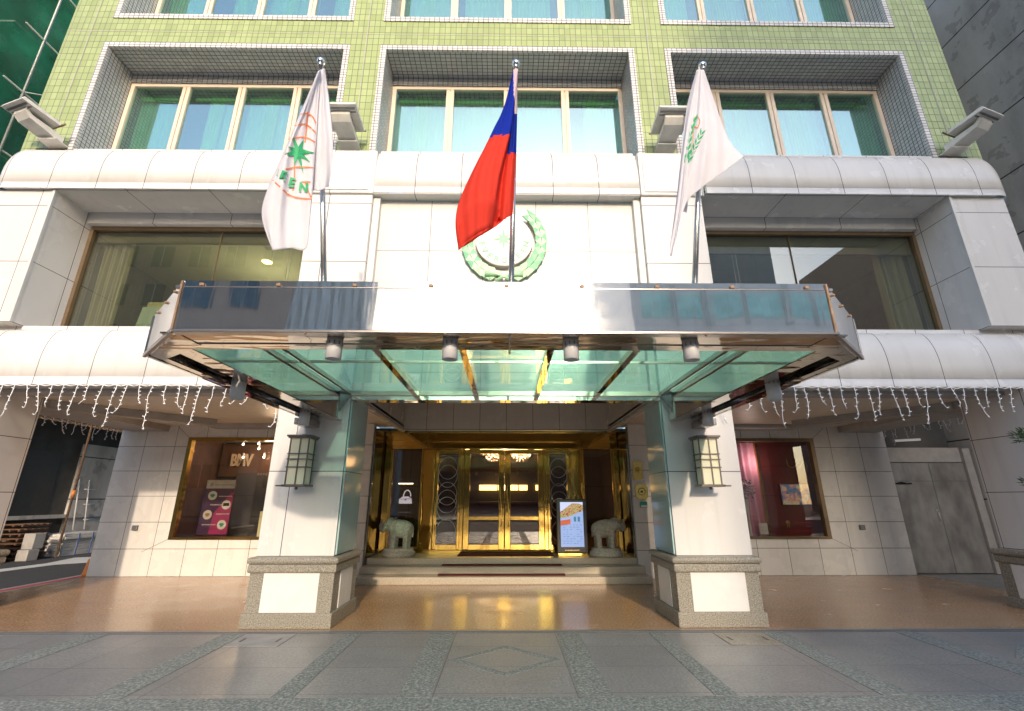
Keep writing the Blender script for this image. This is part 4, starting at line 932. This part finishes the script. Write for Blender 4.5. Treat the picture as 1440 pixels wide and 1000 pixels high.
# ------------------------------------------------------------------ left shop window display
t = thing('shop_lettering', 'bronze letters BMV on the dark back wall of the left shop window', 'lettering', (-6.0, 12.0, 2.4))
m = MB(); m.box(-7.3, -3.9, 12.08, 12.14, 2.05, 2.85); m.build('fascia_board', 'brown_interior', t)
for k, ch in enumerate('BMV'):
    m = MB(); c = at(327+10.5*k, 655, 12.0); add_text(m, ch, .42, lambda p: Vector((c.x+p.x*.72, 12.0, c.z+p.y)), thick=(0, .05, 0)); m.build('letter', 'letter_bronze', t)
boxes('display_partition', 'dark_interior', hotel, (-6.5, -3.9, 11.5, 11.55, .68, 2.10))
t = thing('poster_stand', 'purple poster stand with four round pictures in the left shop window', 'poster', (-6.2, 10.9, .7))
def pp(x, y, dy=0): return at(x, y, 10.85+dy)
m = MB(); m.prism([pp(292, 675), pp(332, 675), pp(318, 753), pp(275, 752)], (0, .03, 0)); m.build('board', 'poster_purple', t)
m = MB(); m.prism([pp(326, 692, -.003), pp(329, 692, -.003), pp(318, 751, -.003), pp(292, 751, -.003), pp(300, 722, -.003)], (0, .002, 0)); m.build('magenta_area', 'poster_magenta', t)
m = MB(); m.prism([pp(292, 675, -.004), pp(332, 675, -.004), pp(330, 687, -.004), pp(290, 687, -.004)], (0, .002, 0)); m.build('header', 'paper_grey', t)
for k, (x, y, mt) in enumerate(((299, 697, 'sign_green'), (318, 710, 'black_plastic'), (291.5, 724, 'text_gold'), (311.5, 738, 'sign_green'))):
    c = pp(x, y, -.006); m = MB(); m.prism([c+Vector((.098*math.cos(a_), 0, .098*math.sin(a_))) for a_ in [q*PI/12 for q in range(24)]], (0, .002, 0)); d_ = m.build('round_picture', 'paper_white', t)
    m = MB()
    if k == 1: m.prism([c+Vector((x_, -.004, z_)) for x_, z_ in ((-.07, -.025), (.07, -.025), (.07, .02), (.05, .04), (-.05, .04), (-.07, .02))], (0, .002, 0))
    else: m.prism([c+Vector((.04*math.cos(a_)*(1.2+.3*math.sin(3*a_)), -.004, .04*math.sin(a_))) for a_ in [q*PI/8 for q in range(16)]], (0, .002, 0))
    m.build('picture_subject', mt, d_)
def bars(m, x, y, w_, Y, n=9, h=.022):
    c = at(x, y, Y); random.seed(int(x*7+y))
    for k in range(n):
        u = k/n*w_; g = w_/n; m.box(c.x+u, c.x+u+g*.7, c.y-.002, c.y, c.z-h/2*random.uniform(.6, 1), c.z+h/2)
m = MB()
for x, y in ((308, 698), (296, 710), (304, 723), (284, 738)): bars(m, x, y, .30, 10.842)
m.build('caption_text', 'paper_white', t); m = MB(); bars(m, 302, 682, .5, 10.842, 12, .03); m.box(pp(296, 684).x, pp(300, 684).x, 10.838, 10.842, pp(296, 684).z, pp(296, 679).z); m.build('header_text', 'text_grey', t)
t = thing('display_pedestal', 'pale yellow display pedestal with glass case in the left shop window', 'pedestal', (-5.1, 11.0, .68))
m = MB(); m.box(-5.50, -4.6, 10.9, 11.35, .69, 1.24, bev=.008); m.build('plinth', 'pedestal_yellow', t)
m = MB(); m.box(-5.5, -4.6, 11.3, 11.31, 1.25, 2.2); m.build('glass_case', 'clear_plastic', t)
m = MB(); m.box(-5.50, -4.6, 11.28, 11.34, 1.98, 2.2); m.build('sign_panel', 'paper_grey', t); m = MB(); bars(m, 362, 667, .25, 11.27, 4, .06); m.build('sign_text', 'text_grey', t)
t = thing('shopping_bag', 'bright red handbag on the yellow pedestal in the left shop window', 'bag', (-5.1, 11.1, 1.24))
m = MB(); m.prism([(-5.22, 11.05, 1.242), (-4.98, 11.05, 1.242), (-4.96, 11.05, 1.52), (-5.2, 11.05, 1.56)], (0, .1, 0)); m.build('bag_body', 'bag_red', t)
m = MB(); m.tube([(-5.17+.13*k/8, 11.06, 1.54+.11*math.sin(k/8*PI)) for k in range(9)], .007, 6); m.build('bag_handle', 'bag_red', t)
for k, (x, y) in enumerate(((320, 617), (342, 625), (364, 624), (364, 631), (342, 643), (371, 643))):
    c = at(x, y, 11.6); tt = thing('spotlight', 'small lit spotlight under the ceiling of the left shop window', 'spotlight', c, 'spotlights in the left shop window')
    m = MB(); m.tube([c+Vector((0, 0, .1)), c+Vector((0, 0, .02))], .022, 8); m.build('housing', 'lamp_metal', tt); m = MB(); m.ball(c, .026, seg=8); m.build('bulb', 'lamp_white', tt)
m = MB(); random.seed(4)
for k in range(26): c = at(270+random.uniform(-2.5, 2.5), 630+random.uniform(-7, 7), 10.7); m.ball(c, .012, seg=6)
tag(m.build('fairy_lights', 'lamp_orange', origin=at(270, 630, 10.7)), 'cluster of orange fairy lights at the upper left of the shop window', 'fairy lights')
# ------------------------------------------------------------------ right shop window display
curtain('satin_drape', 5.15, 5.95, .70, 2.75, 10.75, 'drape_pink', 'pink satin drape hanging in the right shop window', .1, 5, 'drapes in the right shop window', 'drape')
curtain('satin_drape', 4.95, 5.2, .70, 2.75, 10.85, 'drape_red', 'deep red drape beside the pink satin one in the right shop window', 0, 3, 'drapes in the right shop window', 'drape')
curtain('satin_drape', 4.3, 4.97, .70, 2.75, 10.9, 'drape_pink', 'dull pink drape at the far left of the right shop window', 0, 4, 'drapes in the right shop window', 'drape')
t = thing('wedding_board', 'dark red board with gold edge and small screen in the right shop window', 'board', (6.2, 10.75, .7))
boxes('board', 'dark_red_board', t, (5.78, 6.95, 10.66, 10.70, .70, 2.78)); boxes('gold_edge', 'dark_gold', t, (5.72, 5.78, 10.63, 10.70, .70, 2.78))
a_, b_ = at(1096, 680, 10.6), at(1144, 711, 10.6); boxes('screen_frame', 'black_plastic', t, (a_.x, b_.x, 10.62, 10.658, b_.z, a_.z))
scr = boxes('screen', 'tv_picture', t, (a_.x+.02, b_.x-.02, 10.612, 10.619, b_.z+.02, a_.z-.02))
m = MB(); c = at(1108, 735, 10.65); m.ball(c, .05, (1, .2, 1), 12); m.bar(c+Vector((-.01, 0, -.03)), c+Vector((-.03, 0, -.10)), .02, .008); m.bar(c+Vector((.01, 0, -.03)), c+Vector((.03, 0, -.10)), .02, .008); m.build('rosette', 'text_gold', t)
m = MB(); bars(m, 1116, 735, .42, 10.655, 12, .025); bars(m, 1110, 747, .5, 10.655, 16, .018); m.build('gold_text', 'drape_red', t)
m = MB(); m.tube([at(1106, 646, 10.655), at(1108, 655, 10.655), at(1115, 658, 10.655), at(1122, 652, 10.655), at(1120, 645, 10.655)], .007, 5); m.tube([at(1124, 658, 10.655), at(1130, 648, 10.655), at(1135, 655, 10.655), at(1134, 665, 10.655)], .005, 5); m.build('script_lettering', 'text_gold', t)
boxes('price_card', 'paper_white', t, (5.50, 5.68, 10.55, 10.555, .78, 1.0))
t = thing('flower_arrangement', 'pink and white bouquet on a tall stand in the right shop window', 'flowers', (4.95, 10.6, .7)); random.seed(11)
c = at(1047, 688, 10.6); m = MB()
for k in range(90): d_ = Vector((random.gauss(0, 1), random.gauss(0, 1), random.gauss(0, 1))).normalized()*random.uniform(.5, 1)*.2; m.ball(c+d_, random.uniform(.02, .04), (1, 1, .8), 7)
m.build('blossoms', 'flower_mix', t); m = MB()
for k in range(60):
    d_ = Vector((random.gauss(0, 1), random.gauss(0, 1), random.gauss(0, 1))).normalized()*.2; e_ = Vector((random.gauss(0, 1), random.gauss(0, 1), random.gauss(0, 1)))*.03
    m.quad([c+d_, c+d_+e_, c+d_*1.25+e_, c+d_*1.2])
m.build('leaves', 'leaf', t)
m = MB(); m.lathe([(.10, .69), (.03, .74), (.02, 1.1), (.05, c.z-.15), (.09, c.z-.08), (.001, c.z-.08)], (c.x, c.y, 0), 14); m.build('stand', 'paper_white', t)
# ------------------------------------------------------------------ entrance objects
def elephant(cx, cy, z0, sg, lab):
    t = thing('elephant_statue', lab, 'statue', (cx, cy, z0), 'stone elephants flanking the doors')
    m = MB(); m.lathe([(.33, z0), (.34, z0+.03), (.34, z0+.08), (.31, z0+.10), (.30, z0+.14), (.31, z0+.155), (.001, z0+.155)], (cx, cy, 0), 36); m.build('round_base', 'statue_stone', t)
    zb = z0+.155; m = MB(); g = lambda x, y, z: (cx+sg*x, cy+y, zb+z)
    m.ball(g(-.04, 0, .37), .20, (1.15, .80, .90), 20); m.ball(g(.04, 0, .40), .17, (1, .85, .95), 16); m.ball(g(-.14, 0, .36), .165, (.95, .9, .95), 16)
    m.ball(g(.20, 0, .46), .125, (1, .85, 1.1), 16); m.ball(g(.16, 0, .42), .12, (1, .8, 1), 16)
    for x, y in ((.09, .085), (.11, -.085), (-.17, .085), (-.15, -.085)): m.tube([g(x, y, .34), g(x, y, .16), g(x+.005, y, .02), g(x+.005, y, -.004)], [.082, .058, .056, .064], 14)
    m.tube([g(.26, 0, .48), g(.32, 0, .40), g(.36, 0, .34), g(.40, 0, .36), g(.415, 0, .43), g(.39, 0, .51), g(.40, 0, .56)], [.075, .06, .05, .042, .036, .030, .028], 12)
    m.tube([g(-.25, 0, .42), g(-.28, 0, .32), g(-.27, 0, .20)], [.02, .014, .018], 8)
    o = m.build('body', 'statue_stone', t); md = o.modifiers.new('fuse', 'REMESH'); md.mode = 'VOXEL'; md.voxel_size = .013; md = o.modifiers.new('smooth', 'SMOOTH'); md.factor = .5; md.iterations = 4
    for y in (-1, 1):
        m = MB(); m.ball(g(.10, y*.125, .43), .11, (.85, .16, 1.1), 16, Matrix.Rotation(sg*y*.35, 4, 'Z')); m.ball(g(.09, y*.135, .36), .07, (.8, .18, 1.1), 12); m.build('ear', 'statue_stone', t)
        m = MB(); m.tube([g(.27, y*.055, .40), g(.33, y*.06, .37), g(.37, y*.06, .385)], [.016, .012, .004], 8); m.build('tusk', 'statue_stone', t)
        m = MB(); m.ball(g(.265, y*.098, .50), .012, seg=8); m.build('eye', 'black_plastic', t)
elephant(-2.22, 10.28, .38, -1, 'stone elephant statue with raised trunk left of the doors')
elephant(2.08, 10.28, .38, 1, 'stone elephant statue with raised trunk right of the doors')
t = thing('digital_display', 'black upright display screen showing food beside the golden doors', 'display', (1.36, 10.2, .38))
boxes('housing', 'black_plastic', t, (1.06, 1.70, 10.2, 10.27, .44, 1.50), bev=.012); boxes('foot', 'gold', t, (1.08, 1.68, 10.15, 10.33, .382, .44))
s_ = boxes('screen', 'screen_blue', t, (1.14, 1.62, 10.192, 10.199, .56, 1.44))
def qd(nm, mt, P, y=10.188): m = MB(); m.prism([(x, y, z) for x, z in P], (0, .003, 0)); m.build(nm, mt, s_)
qd('photo_header', 'screen_pale', [(1.14, 1.25), (1.62, 1.33), (1.62, 1.44), (1.14, 1.44)], 10.189)
qd('food_photo', 'food_picture', [(1.14, 1.12), (1.30, 1.14), (1.62, 1.27), (1.62, 1.38), (1.50, 1.42), (1.38, 1.41), (1.14, 1.24)], 10.186)
qd('red_tag', 'food_red', [(1.14, .97), (1.35, 1.00), (1.35, 1.10), (1.14, 1.07)], 10.186)
m = MB(); random.seed(3)
for r in range(9):
    for k in range(6):
        if random.random() < .75: x = 1.17+.07*k; m.box(x+.02, x+.02+random.uniform(.02, .055), 10.186, 10.188, .62+.045*r, .632+.045*r)
for k in range(2): m.box(1.42+.08*k, 1.47+.08*k, 10.186, 10.188, 1.05, 1.15)
m.build('screen_text', 'tv_teal', s_); m = MB()
for k in range(10): m.box(1.22+.03*k, 1.24+.03*k, 10.194, 10.199, .485, .505)
m.build('brand_lettering', 'text_gold', t)
# plaques on the right pilaster
def plaque(x0, x1, z0, z1, mat, lab, kind):
    t = thing('wall_plaque', lab, 'plaque', ((x0+x1)/2, 9.9, z0), 'plaques on the right entrance pilaster')
    cx, cz = (x0+x1)/2, (z0+z1)/2
    if kind == 'oct':
        c = .05; P = [(x0+c, z0), (x1-c, z0), (x1, z0+c), (x1, z1-c), (x1-c, z1), (x0+c, z1), (x0, z1-c), (x0, z0+c)]
    else: P = [(x0, z0), (x1, z0), (x1, z1), (x0, z1)]
    m = MB(); m.prism([(x, 9.87, z) for x, z in P], (0, .03, 0)); m.build('plate', mat, t)
    m = MB()
    if kind == 'flower':
        for k in range(5): a_ = k*2*PI/5; m.ball((cx+.035*math.cos(a_), 9.868, cz+.02+.035*math.sin(a_)), .025, (1, .3, 1), 8)
        m.box(cx-.05, cx+.05, 9.866, 9.869, z0+.05, z0+.065); m.build('embossed_flower', 'dark_gold', t)
    elif kind == 'oct':
        m.tube([(cx+.07*math.cos(k*PI/10), 9.866, cz+.07*math.sin(k*PI/10)) for k in range(21)], .006, 6, False); m.ball((cx, 9.866, cz), .025, (1, .3, 1), 10); m.build('seal', 'lantern_bronze', t)
    else: m.box(x0+.01, x1-.01, 9.866, 9.869, z0+.01, (z0+z1)/2-.005); m.build('white_field', 'sign_white', t)
plaque(2.66, 2.86, 1.88, 2.26, 'dark_gold', 'upper rectangular bronze plaque on the pilaster right of the doors', 'flower')
plaque(2.68, 2.94, 1.50, 1.80, 'gold', 'eight sided gold plaque below the rectangular bronze one', 'oct')
plaque(2.76, 2.90, 1.33, 1.45, 'sign_green', 'small green and white sign lowest on the right pilaster', 'sign')
# ------------------------------------------------------------------ right side: steel door, concrete neighbour
t = thing('steel_gate', 'dull grey double steel door closing the passage right of the shop', 'door', (9.5, 10.5, 0))
for x0, x1 in ((8.56, 9.50), (9.51, 10.30)):
    d_ = boxes('door', 'door_steel', t, (x0, x1, 10.48, 10.54, .01, 2.28))
    boxes('panel_seam', 'lamp_dark', d_, (x0, x1, 10.476, 10.479, 1.88, 1.89))
boxes('frame', 'ceiling_beam', t, (10.31, 10.48, 10.42, 10.6, 0, 2.6)); boxes('frame', 'ceiling_beam', t, (8.51, 10.31, 10.5, 10.6, 2.30, 2.62))
m = MB(); m.tube([(9.42, 10.44, 1.05), (9.42, 10.44, 1.22)], .012, 8); m.box(9.40, 9.44, 10.46, 10.479, 1.25, 1.29); m.build('door_handle', 'lamp_metal', t)
m = MB(); m.bar((8.62, 10.46, 1.83), (9.0, 10.46, 1.83), .02, .03); m.tube([(8.66, 10.43, 1.84), (8.75, 10.43, 1.86), (8.9, 10.43, 1.83)], .012, 6); m.build('closer_bar', 'black_plastic', t)
t = thing('concrete_building', 'tall bare weathered concrete building right of the hotel', 'building', (12, 12, 0))
boxes('wall', 'concrete', t, (10.5, 24, 5.2, 45, -.15, 34)); boxes('passage_wall', 'dark_wall', t, (8.5, 10.5, 12.6, 12.8, 0, 30))
parts('passage_beam', 'dark_wall', t, (8.52, 10.48, 10.9, 11.2, 2.62, 3.3), (8.52, 10.48, 11.6, 11.9, 3.4, 3.9)); m = MB(); m.tube([(10.42, 9.2, 5.1), (10.42, 9.6, 4.6)], .03, 8); m.build('pipe_stub', 'lamp_metal', t)
m = MB(); m.bar((8.7, 10.3, 2.75), (9.3, 10.3, 2.78), .05, .05); tag(m.build('tube_light', 'white_plastic', origin=(9, 10.3, 2.75)), 'white tube light fitting above the steel door', 'light')
# ------------------------------------------------------------------ left side: netted building over the lane
t = thing('netted_building', 'dark building across the side lane wrapped in green safety netting', 'building', (-14, 18, 0))
parts('wall', 'dark_wall', t, (-24, -14.2, 9, 45, -.06, 30)); boxes('ground_floor_wall', 'dark_wall', t, (-14.2, -13.7, 9, 45, -.06, 3.9))
m = MB(); rows = []
for j in range(24):
    z = 4.2+j*1.1; rows.append([Vector((-12.75+.10*math.sin(i*.7+j*.5)+.07*math.sin(i*1.9-j), 8.5+i*.8, z)) for i in range(44)])
m.sheet(rows); m.build('safety_net', 'safety_net', t)
for z0_, z1_ in ((.9, 2.9),):
    for y0_, y1_ in ((13.2, 14.6), (17.0, 20.5)): boxes('window', 'dark_interior', t, (-13.72, -13.68, y0_, y1_, z0_, z1_))
parts('pale_pillar', 'concrete', t, (-13.9, -13.55, 12.2, 13.0, -.06, 3.2), (-13.9, -13.55, 15.2, 16.6, -.06, 3.2), (-13.9, -13.55, 21, 22, -.06, 3.2))
boxes('wall_ledge', 'concrete', t, (-13.7, -13.5, 12, 24, .95, 1.05))
m = MB()
for k in range(60): y = 9.5+k*.25; m.prism([(-13.6, y, 3.95), (-12.75, y, 3.60), (-12.75, y+.13, 3.60), (-13.6, y+.13, 3.95)], (0, 0, .02))
m.build('corrugated_awning', 'rust_pipe', t)
sc = thing('scaffolding', 'steel tube scaffold with plank decks standing under the green netting', 'scaffold', (-12.9, 14, 0)); 
for k, y in enumerate((9.5, 11.6, 14.1, 16.2, 18.6, 21)): m = MB(); m.tube([(-12.6, y, -.06), (-12.6, y, 30)] if k not in (0, 1) else [(-12.6, y, 4.2), (-12.6, y, 30)], .03, 8); m.build('standard_tube', 'rust_pipe' if y in (14.1, 16.2) else 'scaffold_tube', sc)
for k, y in enumerate((14.1, 16.2)): m = MB(); m.tube([(-12.6, y, 1.55), (-12.6, y, 1.75)], .045, 8); m.build('coupler', 'orange_plastic', sc)
for z in (4.4, 6.2, 8.0, 9.8, 11.6, 13.4, 15.2):
    m = MB(); m.tube([(-12.6, 9, z), (-12.6, 24, z)], .024, 6); m.build('ledger_tube', 'scaffold_tube', sc)
    m = MB(); m.box(-13.6, -12.9, 9, 24, z+.03, z+.08); m.build('deck', 'scaffold_deck', sc)
for z in (4.4, 8.0, 11.6):
    for y in (9.5, 14.1): m = MB(); m.tube([(-12.57, y, z), (-12.57, y+4.4, z+3.6)], .02, 6); m.build('brace_tube', 'scaffold_tube', sc)
m = MB(); m.tube([(-12.4, 9.4, 7.5), (-12.3, 9.0, 9.0), (-12.0, 8.6, 10.6)], .03, 6); m.build('brace_tube', 'brushed_steel', sc)
# things stored along the lane
def stack(x, y, w_, d_, z0, n, h, gap, mat, name, lab, cat_, jit=.03, strap=False):
    t = thing(name, lab, cat_, (x, y, z0)); random.seed(int(x*100+y)); 
    for k in range(n):
        m = MB(); jx, jy = random.uniform(-jit, jit), random.uniform(-jit, jit); z = z0+k*(h+gap)
        if gap:
            for q in range(5): m.box(x-w_/2+jx, x+w_/2+jx, y-d_/2+q*d_/4.6+jy, y-d_/2+q*d_/4.6+d_*.13+jy, z+gap*.6, z+gap*.6+h*.5)
            for q in (-.45, 0, .40): m.box(x+q*w_+jx, x+(q+.06)*w_+jx, y-d_/2+jy, y+d_/2+jy, z, z+gap*.6)
        else: m.box(x-w_/2+jx, x+w_/2+jx, y-d_/2+jy, y+d_/2+jy, z, z+h-.004, bev=.006)
        m.build('pallet' if gap else 'slab', mat, t)
    if strap:
        for q in (-.2, .15): boxes('strap', 'tarp_blue', t, (x+w_/2+.02, x+w_/2+.035, y+q*d_, y+q*d_+.035, z0, z0+n*h))
stack(-13.2, 12.4, .8, .9, -.055, 5, .05, .07, 'pallet_wood', 'pallet_stack', 'low stack of worn wooden pallets behind the left pier', 'pallets')
stack(-13.3, 13.7, .6, .8, -.055, 8, .05, .07, 'pallet_wood', 'pallet_stack', 'taller stack of worn wooden pallets beside the grey boxes', 'pallets')
stack(-13.0, 14.9, .8, 1.35, -.055, 8, .075, 0, 'foam_white', 'slab_stack', 'white slabs stacked by the lane wall and tied with blue straps', 'building material', .05, True)
t = thing('storage_boxes', 'two grey boxes piled in front of the wooden pallets', 'boxes', (-12.6, 13.6, -.06)); parts('box', 'ceiling_beam', t, (-12.85, -12.55, 13.2, 13.5, -.055, .22), (-12.88, -12.58, 13.3, 13.6, .225, .62), bev=.01)
t = thing('step_ladder', 'metal ladder leaning in the lane beside the corner of the shop', 'ladder', (-12.4, 16.6, -.06))
for q in (0, .42): m = MB(); m.bar((-12.3, 16.5+q, -.05), (-13.2, 16.5+q, 2.8), .03, .06); m.build('side_rail', 'brushed_steel', t)
for k in range(9): f = .1+k*.1; m = MB(); m.bar((-12.3-.9*f, 16.5, -.05+2.85*f), (-12.3-.9*f, 16.92, -.05+2.85*f), .03, .03); m.build('rung', 'brushed_steel', t)
t = thing('leaning_trolley', 'grey metal hand trolley leaning on the wall above the white slabs', 'trolley', (-13.3, 15.4, -.06))
for q in (0, .4): m = MB(); m.tube([(-13.3, 15.2+q, .6), (-13.55, 15.25+q*.9, 2.1)], .02, 6); m.build('rail', 'lamp_metal', t)
for f in (.2, .5, .8): m = MB(); m.tube([(-13.0-.35*f, 15.21, .6+1.5*f), (-13.0-.35*f, 15.6, .6+1.5*f)], .015, 6); m.build('cross_bar', 'lamp_metal', t)
m = MB(); m.lathe([(.10, -.02), (.09, .04), (.05, .30), (.04, .32), (.001, .32)], (-8.64, 10.5, 0), 16); tag(m.build('corner_guard', 'orange_plastic', origin=(-8.64, 10.5, -.02)), 'orange post guard by the lane corner of the left shop wall', 'guard')
# ------------------------------------------------------------------ potted pine at the right edge
t = thing('potted_pine', 'small clipped pine in a pot at the right edge of the pavement', 'tree', (5.72, 4.5, 0)); random.seed(21)
m = MB(); m.lathe([(.20, 0), (.26, .05), (.32, .42), (.35, .45), (.30, .45), (.27, .38), (.001, .38)], (5.72, 4.5, 0), 24); m.build('pot', 'plinth_granite', t)
m = MB(); m.tube([(5.72, 4.5, .36), (5.77, 4.48, .8), (5.67, 4.52, 1.3), (5.75, 4.5, 1.8), (5.73, 4.5, 2.3)], [.06, .05, .042, .03, .012], 10)
pads = [((5.27, 4.5, 2.10), .20), ((5.20, 4.5, 1.66), .18), ((6.0, 4.6, 1.9), .25), ((5.75, 4.5, 2.4), .28), ((6.0, 4.4, 1.4), .2)]
for (x, y, z), r in pads: m.tube([(5.72, 4.5, z-.12), ((5.72+x)/2, (4.5+y)/2, z-.03), (x, y, z-.03)], [.022, .016, .008], 7)
m.build('trunk', 'bark', t)
m = MB()
for (x, y, z), r in pads:
    for k in range(420):
        d_ = Vector((random.gauss(0, 1), random.gauss(0, 1), random.gauss(0, 1))).normalized(); p = Vector((x, y, z))+Vector((d_.x*r, d_.y*r, d_.z*r*.45))*random.uniform(.4, 1)
        e_ = (d_+Vector((random.uniform(-.6, .6), random.uniform(-.6, .6), random.uniform(0, .9)))).normalized()*random.uniform(.03, .055); s2 = e_.cross(Vector((random.random(), random.random(), random.random()))).normalized()*.006
        m.quad([p-s2, p+s2, p+e_+s2*.3, p+e_-s2*.3])
m.build('crown', 'leaf', t)
# ------------------------------------------------------------------ street and buildings opposite, seen in the mirrors and windows
m = MB(); m.box(-150, 150, -16, -2.0, -.16, -.14); struct(m.build('street', 'asphalt'))
m = MB()
for k in range(14): m.box(-60+k*9, -56+k*9, -9.1, -8.95, -.139, -.135)
struct(m.build('lane_dashes', 'road_paint'))
m = MB(); m.box(-150, 150, -22, -16.0, -.16, 0); struct(m.build('opposite_pavement', 'pavement_granite'))
t = thing('brick_building', 'brown brick block with rows of windows across the street', 'building', (-30, -30, 0))
boxes('wall', 'brown_brick', t, (-52, -15.0, -40, -24, 0, 25)); boxes('end_bay', 'grey_facade', t, (-15.0, -9.3, -40.1, -24.2, 0, 22))
for k in range(8): boxes('white_fin', 'far_white', t, (-14.8+.72*k, -14.42+.72*k, -24.2, -23.8, 1, 22))
w0 = None
for r in range(6):
    for k in range(10):
        x = -49+k*3.4; z = 2.5+r*3.9
        if w0 is None: w0 = boxes('window', 'far_glass', t, (-.9+x, .9+x, -24.0, -23.95, z, z+2.1)); p0 = boxes('frame', 'far_white', w0, (-.03+x, .03+x, -23.95, -23.9, z, z+2.1)); 
        else:
            c_ = w0.copy(); S.collection.objects.link(c_); c_.location = w0.location+Vector((k*3.4, 0, r*3.9)); q_ = p0.copy(); S.collection.objects.link(q_); q_.parent = c_
t = thing('grey_office_building', 'grey office block with teal windows and white fins across the street', 'building', (30, -30, 0))
boxes('wall', 'grey_facade', t, (8.7, 25, -40, -24, 0, 25)); w0 = None
for r in range(4):
    for k in range(6):
        x = 10.5+k*2.5; z = 5.1+r*4.2
        if w0 is None: w0 = boxes('window', 'teal_blind', t, (x-.95, x+.95, -24, -23.95, z, z+1.9)); f0 = boxes('fin', 'far_white', w0, (x+1.15, x+1.35, -24, -23.6, z-.5, z+2.4)); g0 = boxes('mullion', 'far_white', w0, (x-.03, x+.03, -23.95, -23.9, z, z+1.9))
        else:
            c_ = w0.copy(); S.collection.objects.link(c_); c_.location = w0.location+Vector((k*2.5, 0, r*4.2))
            for h_ in (f0, g0): q_ = h_.copy(); S.collection.objects.link(q_); q_.parent = c_

t = thing('dark_tower', 'dark brown tower with rows of windows across the street at far right', 'building', (48, -30, 0)); boxes('wall', 'brown_brick', t, (40, 66, -42, -24, 0, 30)); w0 = None
for r in range(7):
    for k in range(7):
        x = 42.5+k*3.6; z = 3+r*3.9
        if w0 is None: w0 = boxes('window', 'far_glass', t, (x-.9, x+.9, -24, -23.95, z, z+2))
        else: c_ = w0.copy(); S.collection.objects.link(c_); c_.location = w0.location+Vector((k*3.6, 0, r*3.9))
t = thing('distant_block', 'low dark block closing the far end of the street opposite', 'building', (0, -90, 0)); boxes('wall', 'dark_wall', t, (-40, 50, -100, -88, 0, 19)); w0 = None
for r in range(4):
    for k in range(12):
        if w0 is None: w0 = boxes('window', 'far_glass', t, (-36, -33, -88, -87.9, 3, 5.5))
        else: c_ = w0.copy(); S.collection.objects.link(c_); c_.location = w0.location+Vector((k*7, 0, r*4.2))
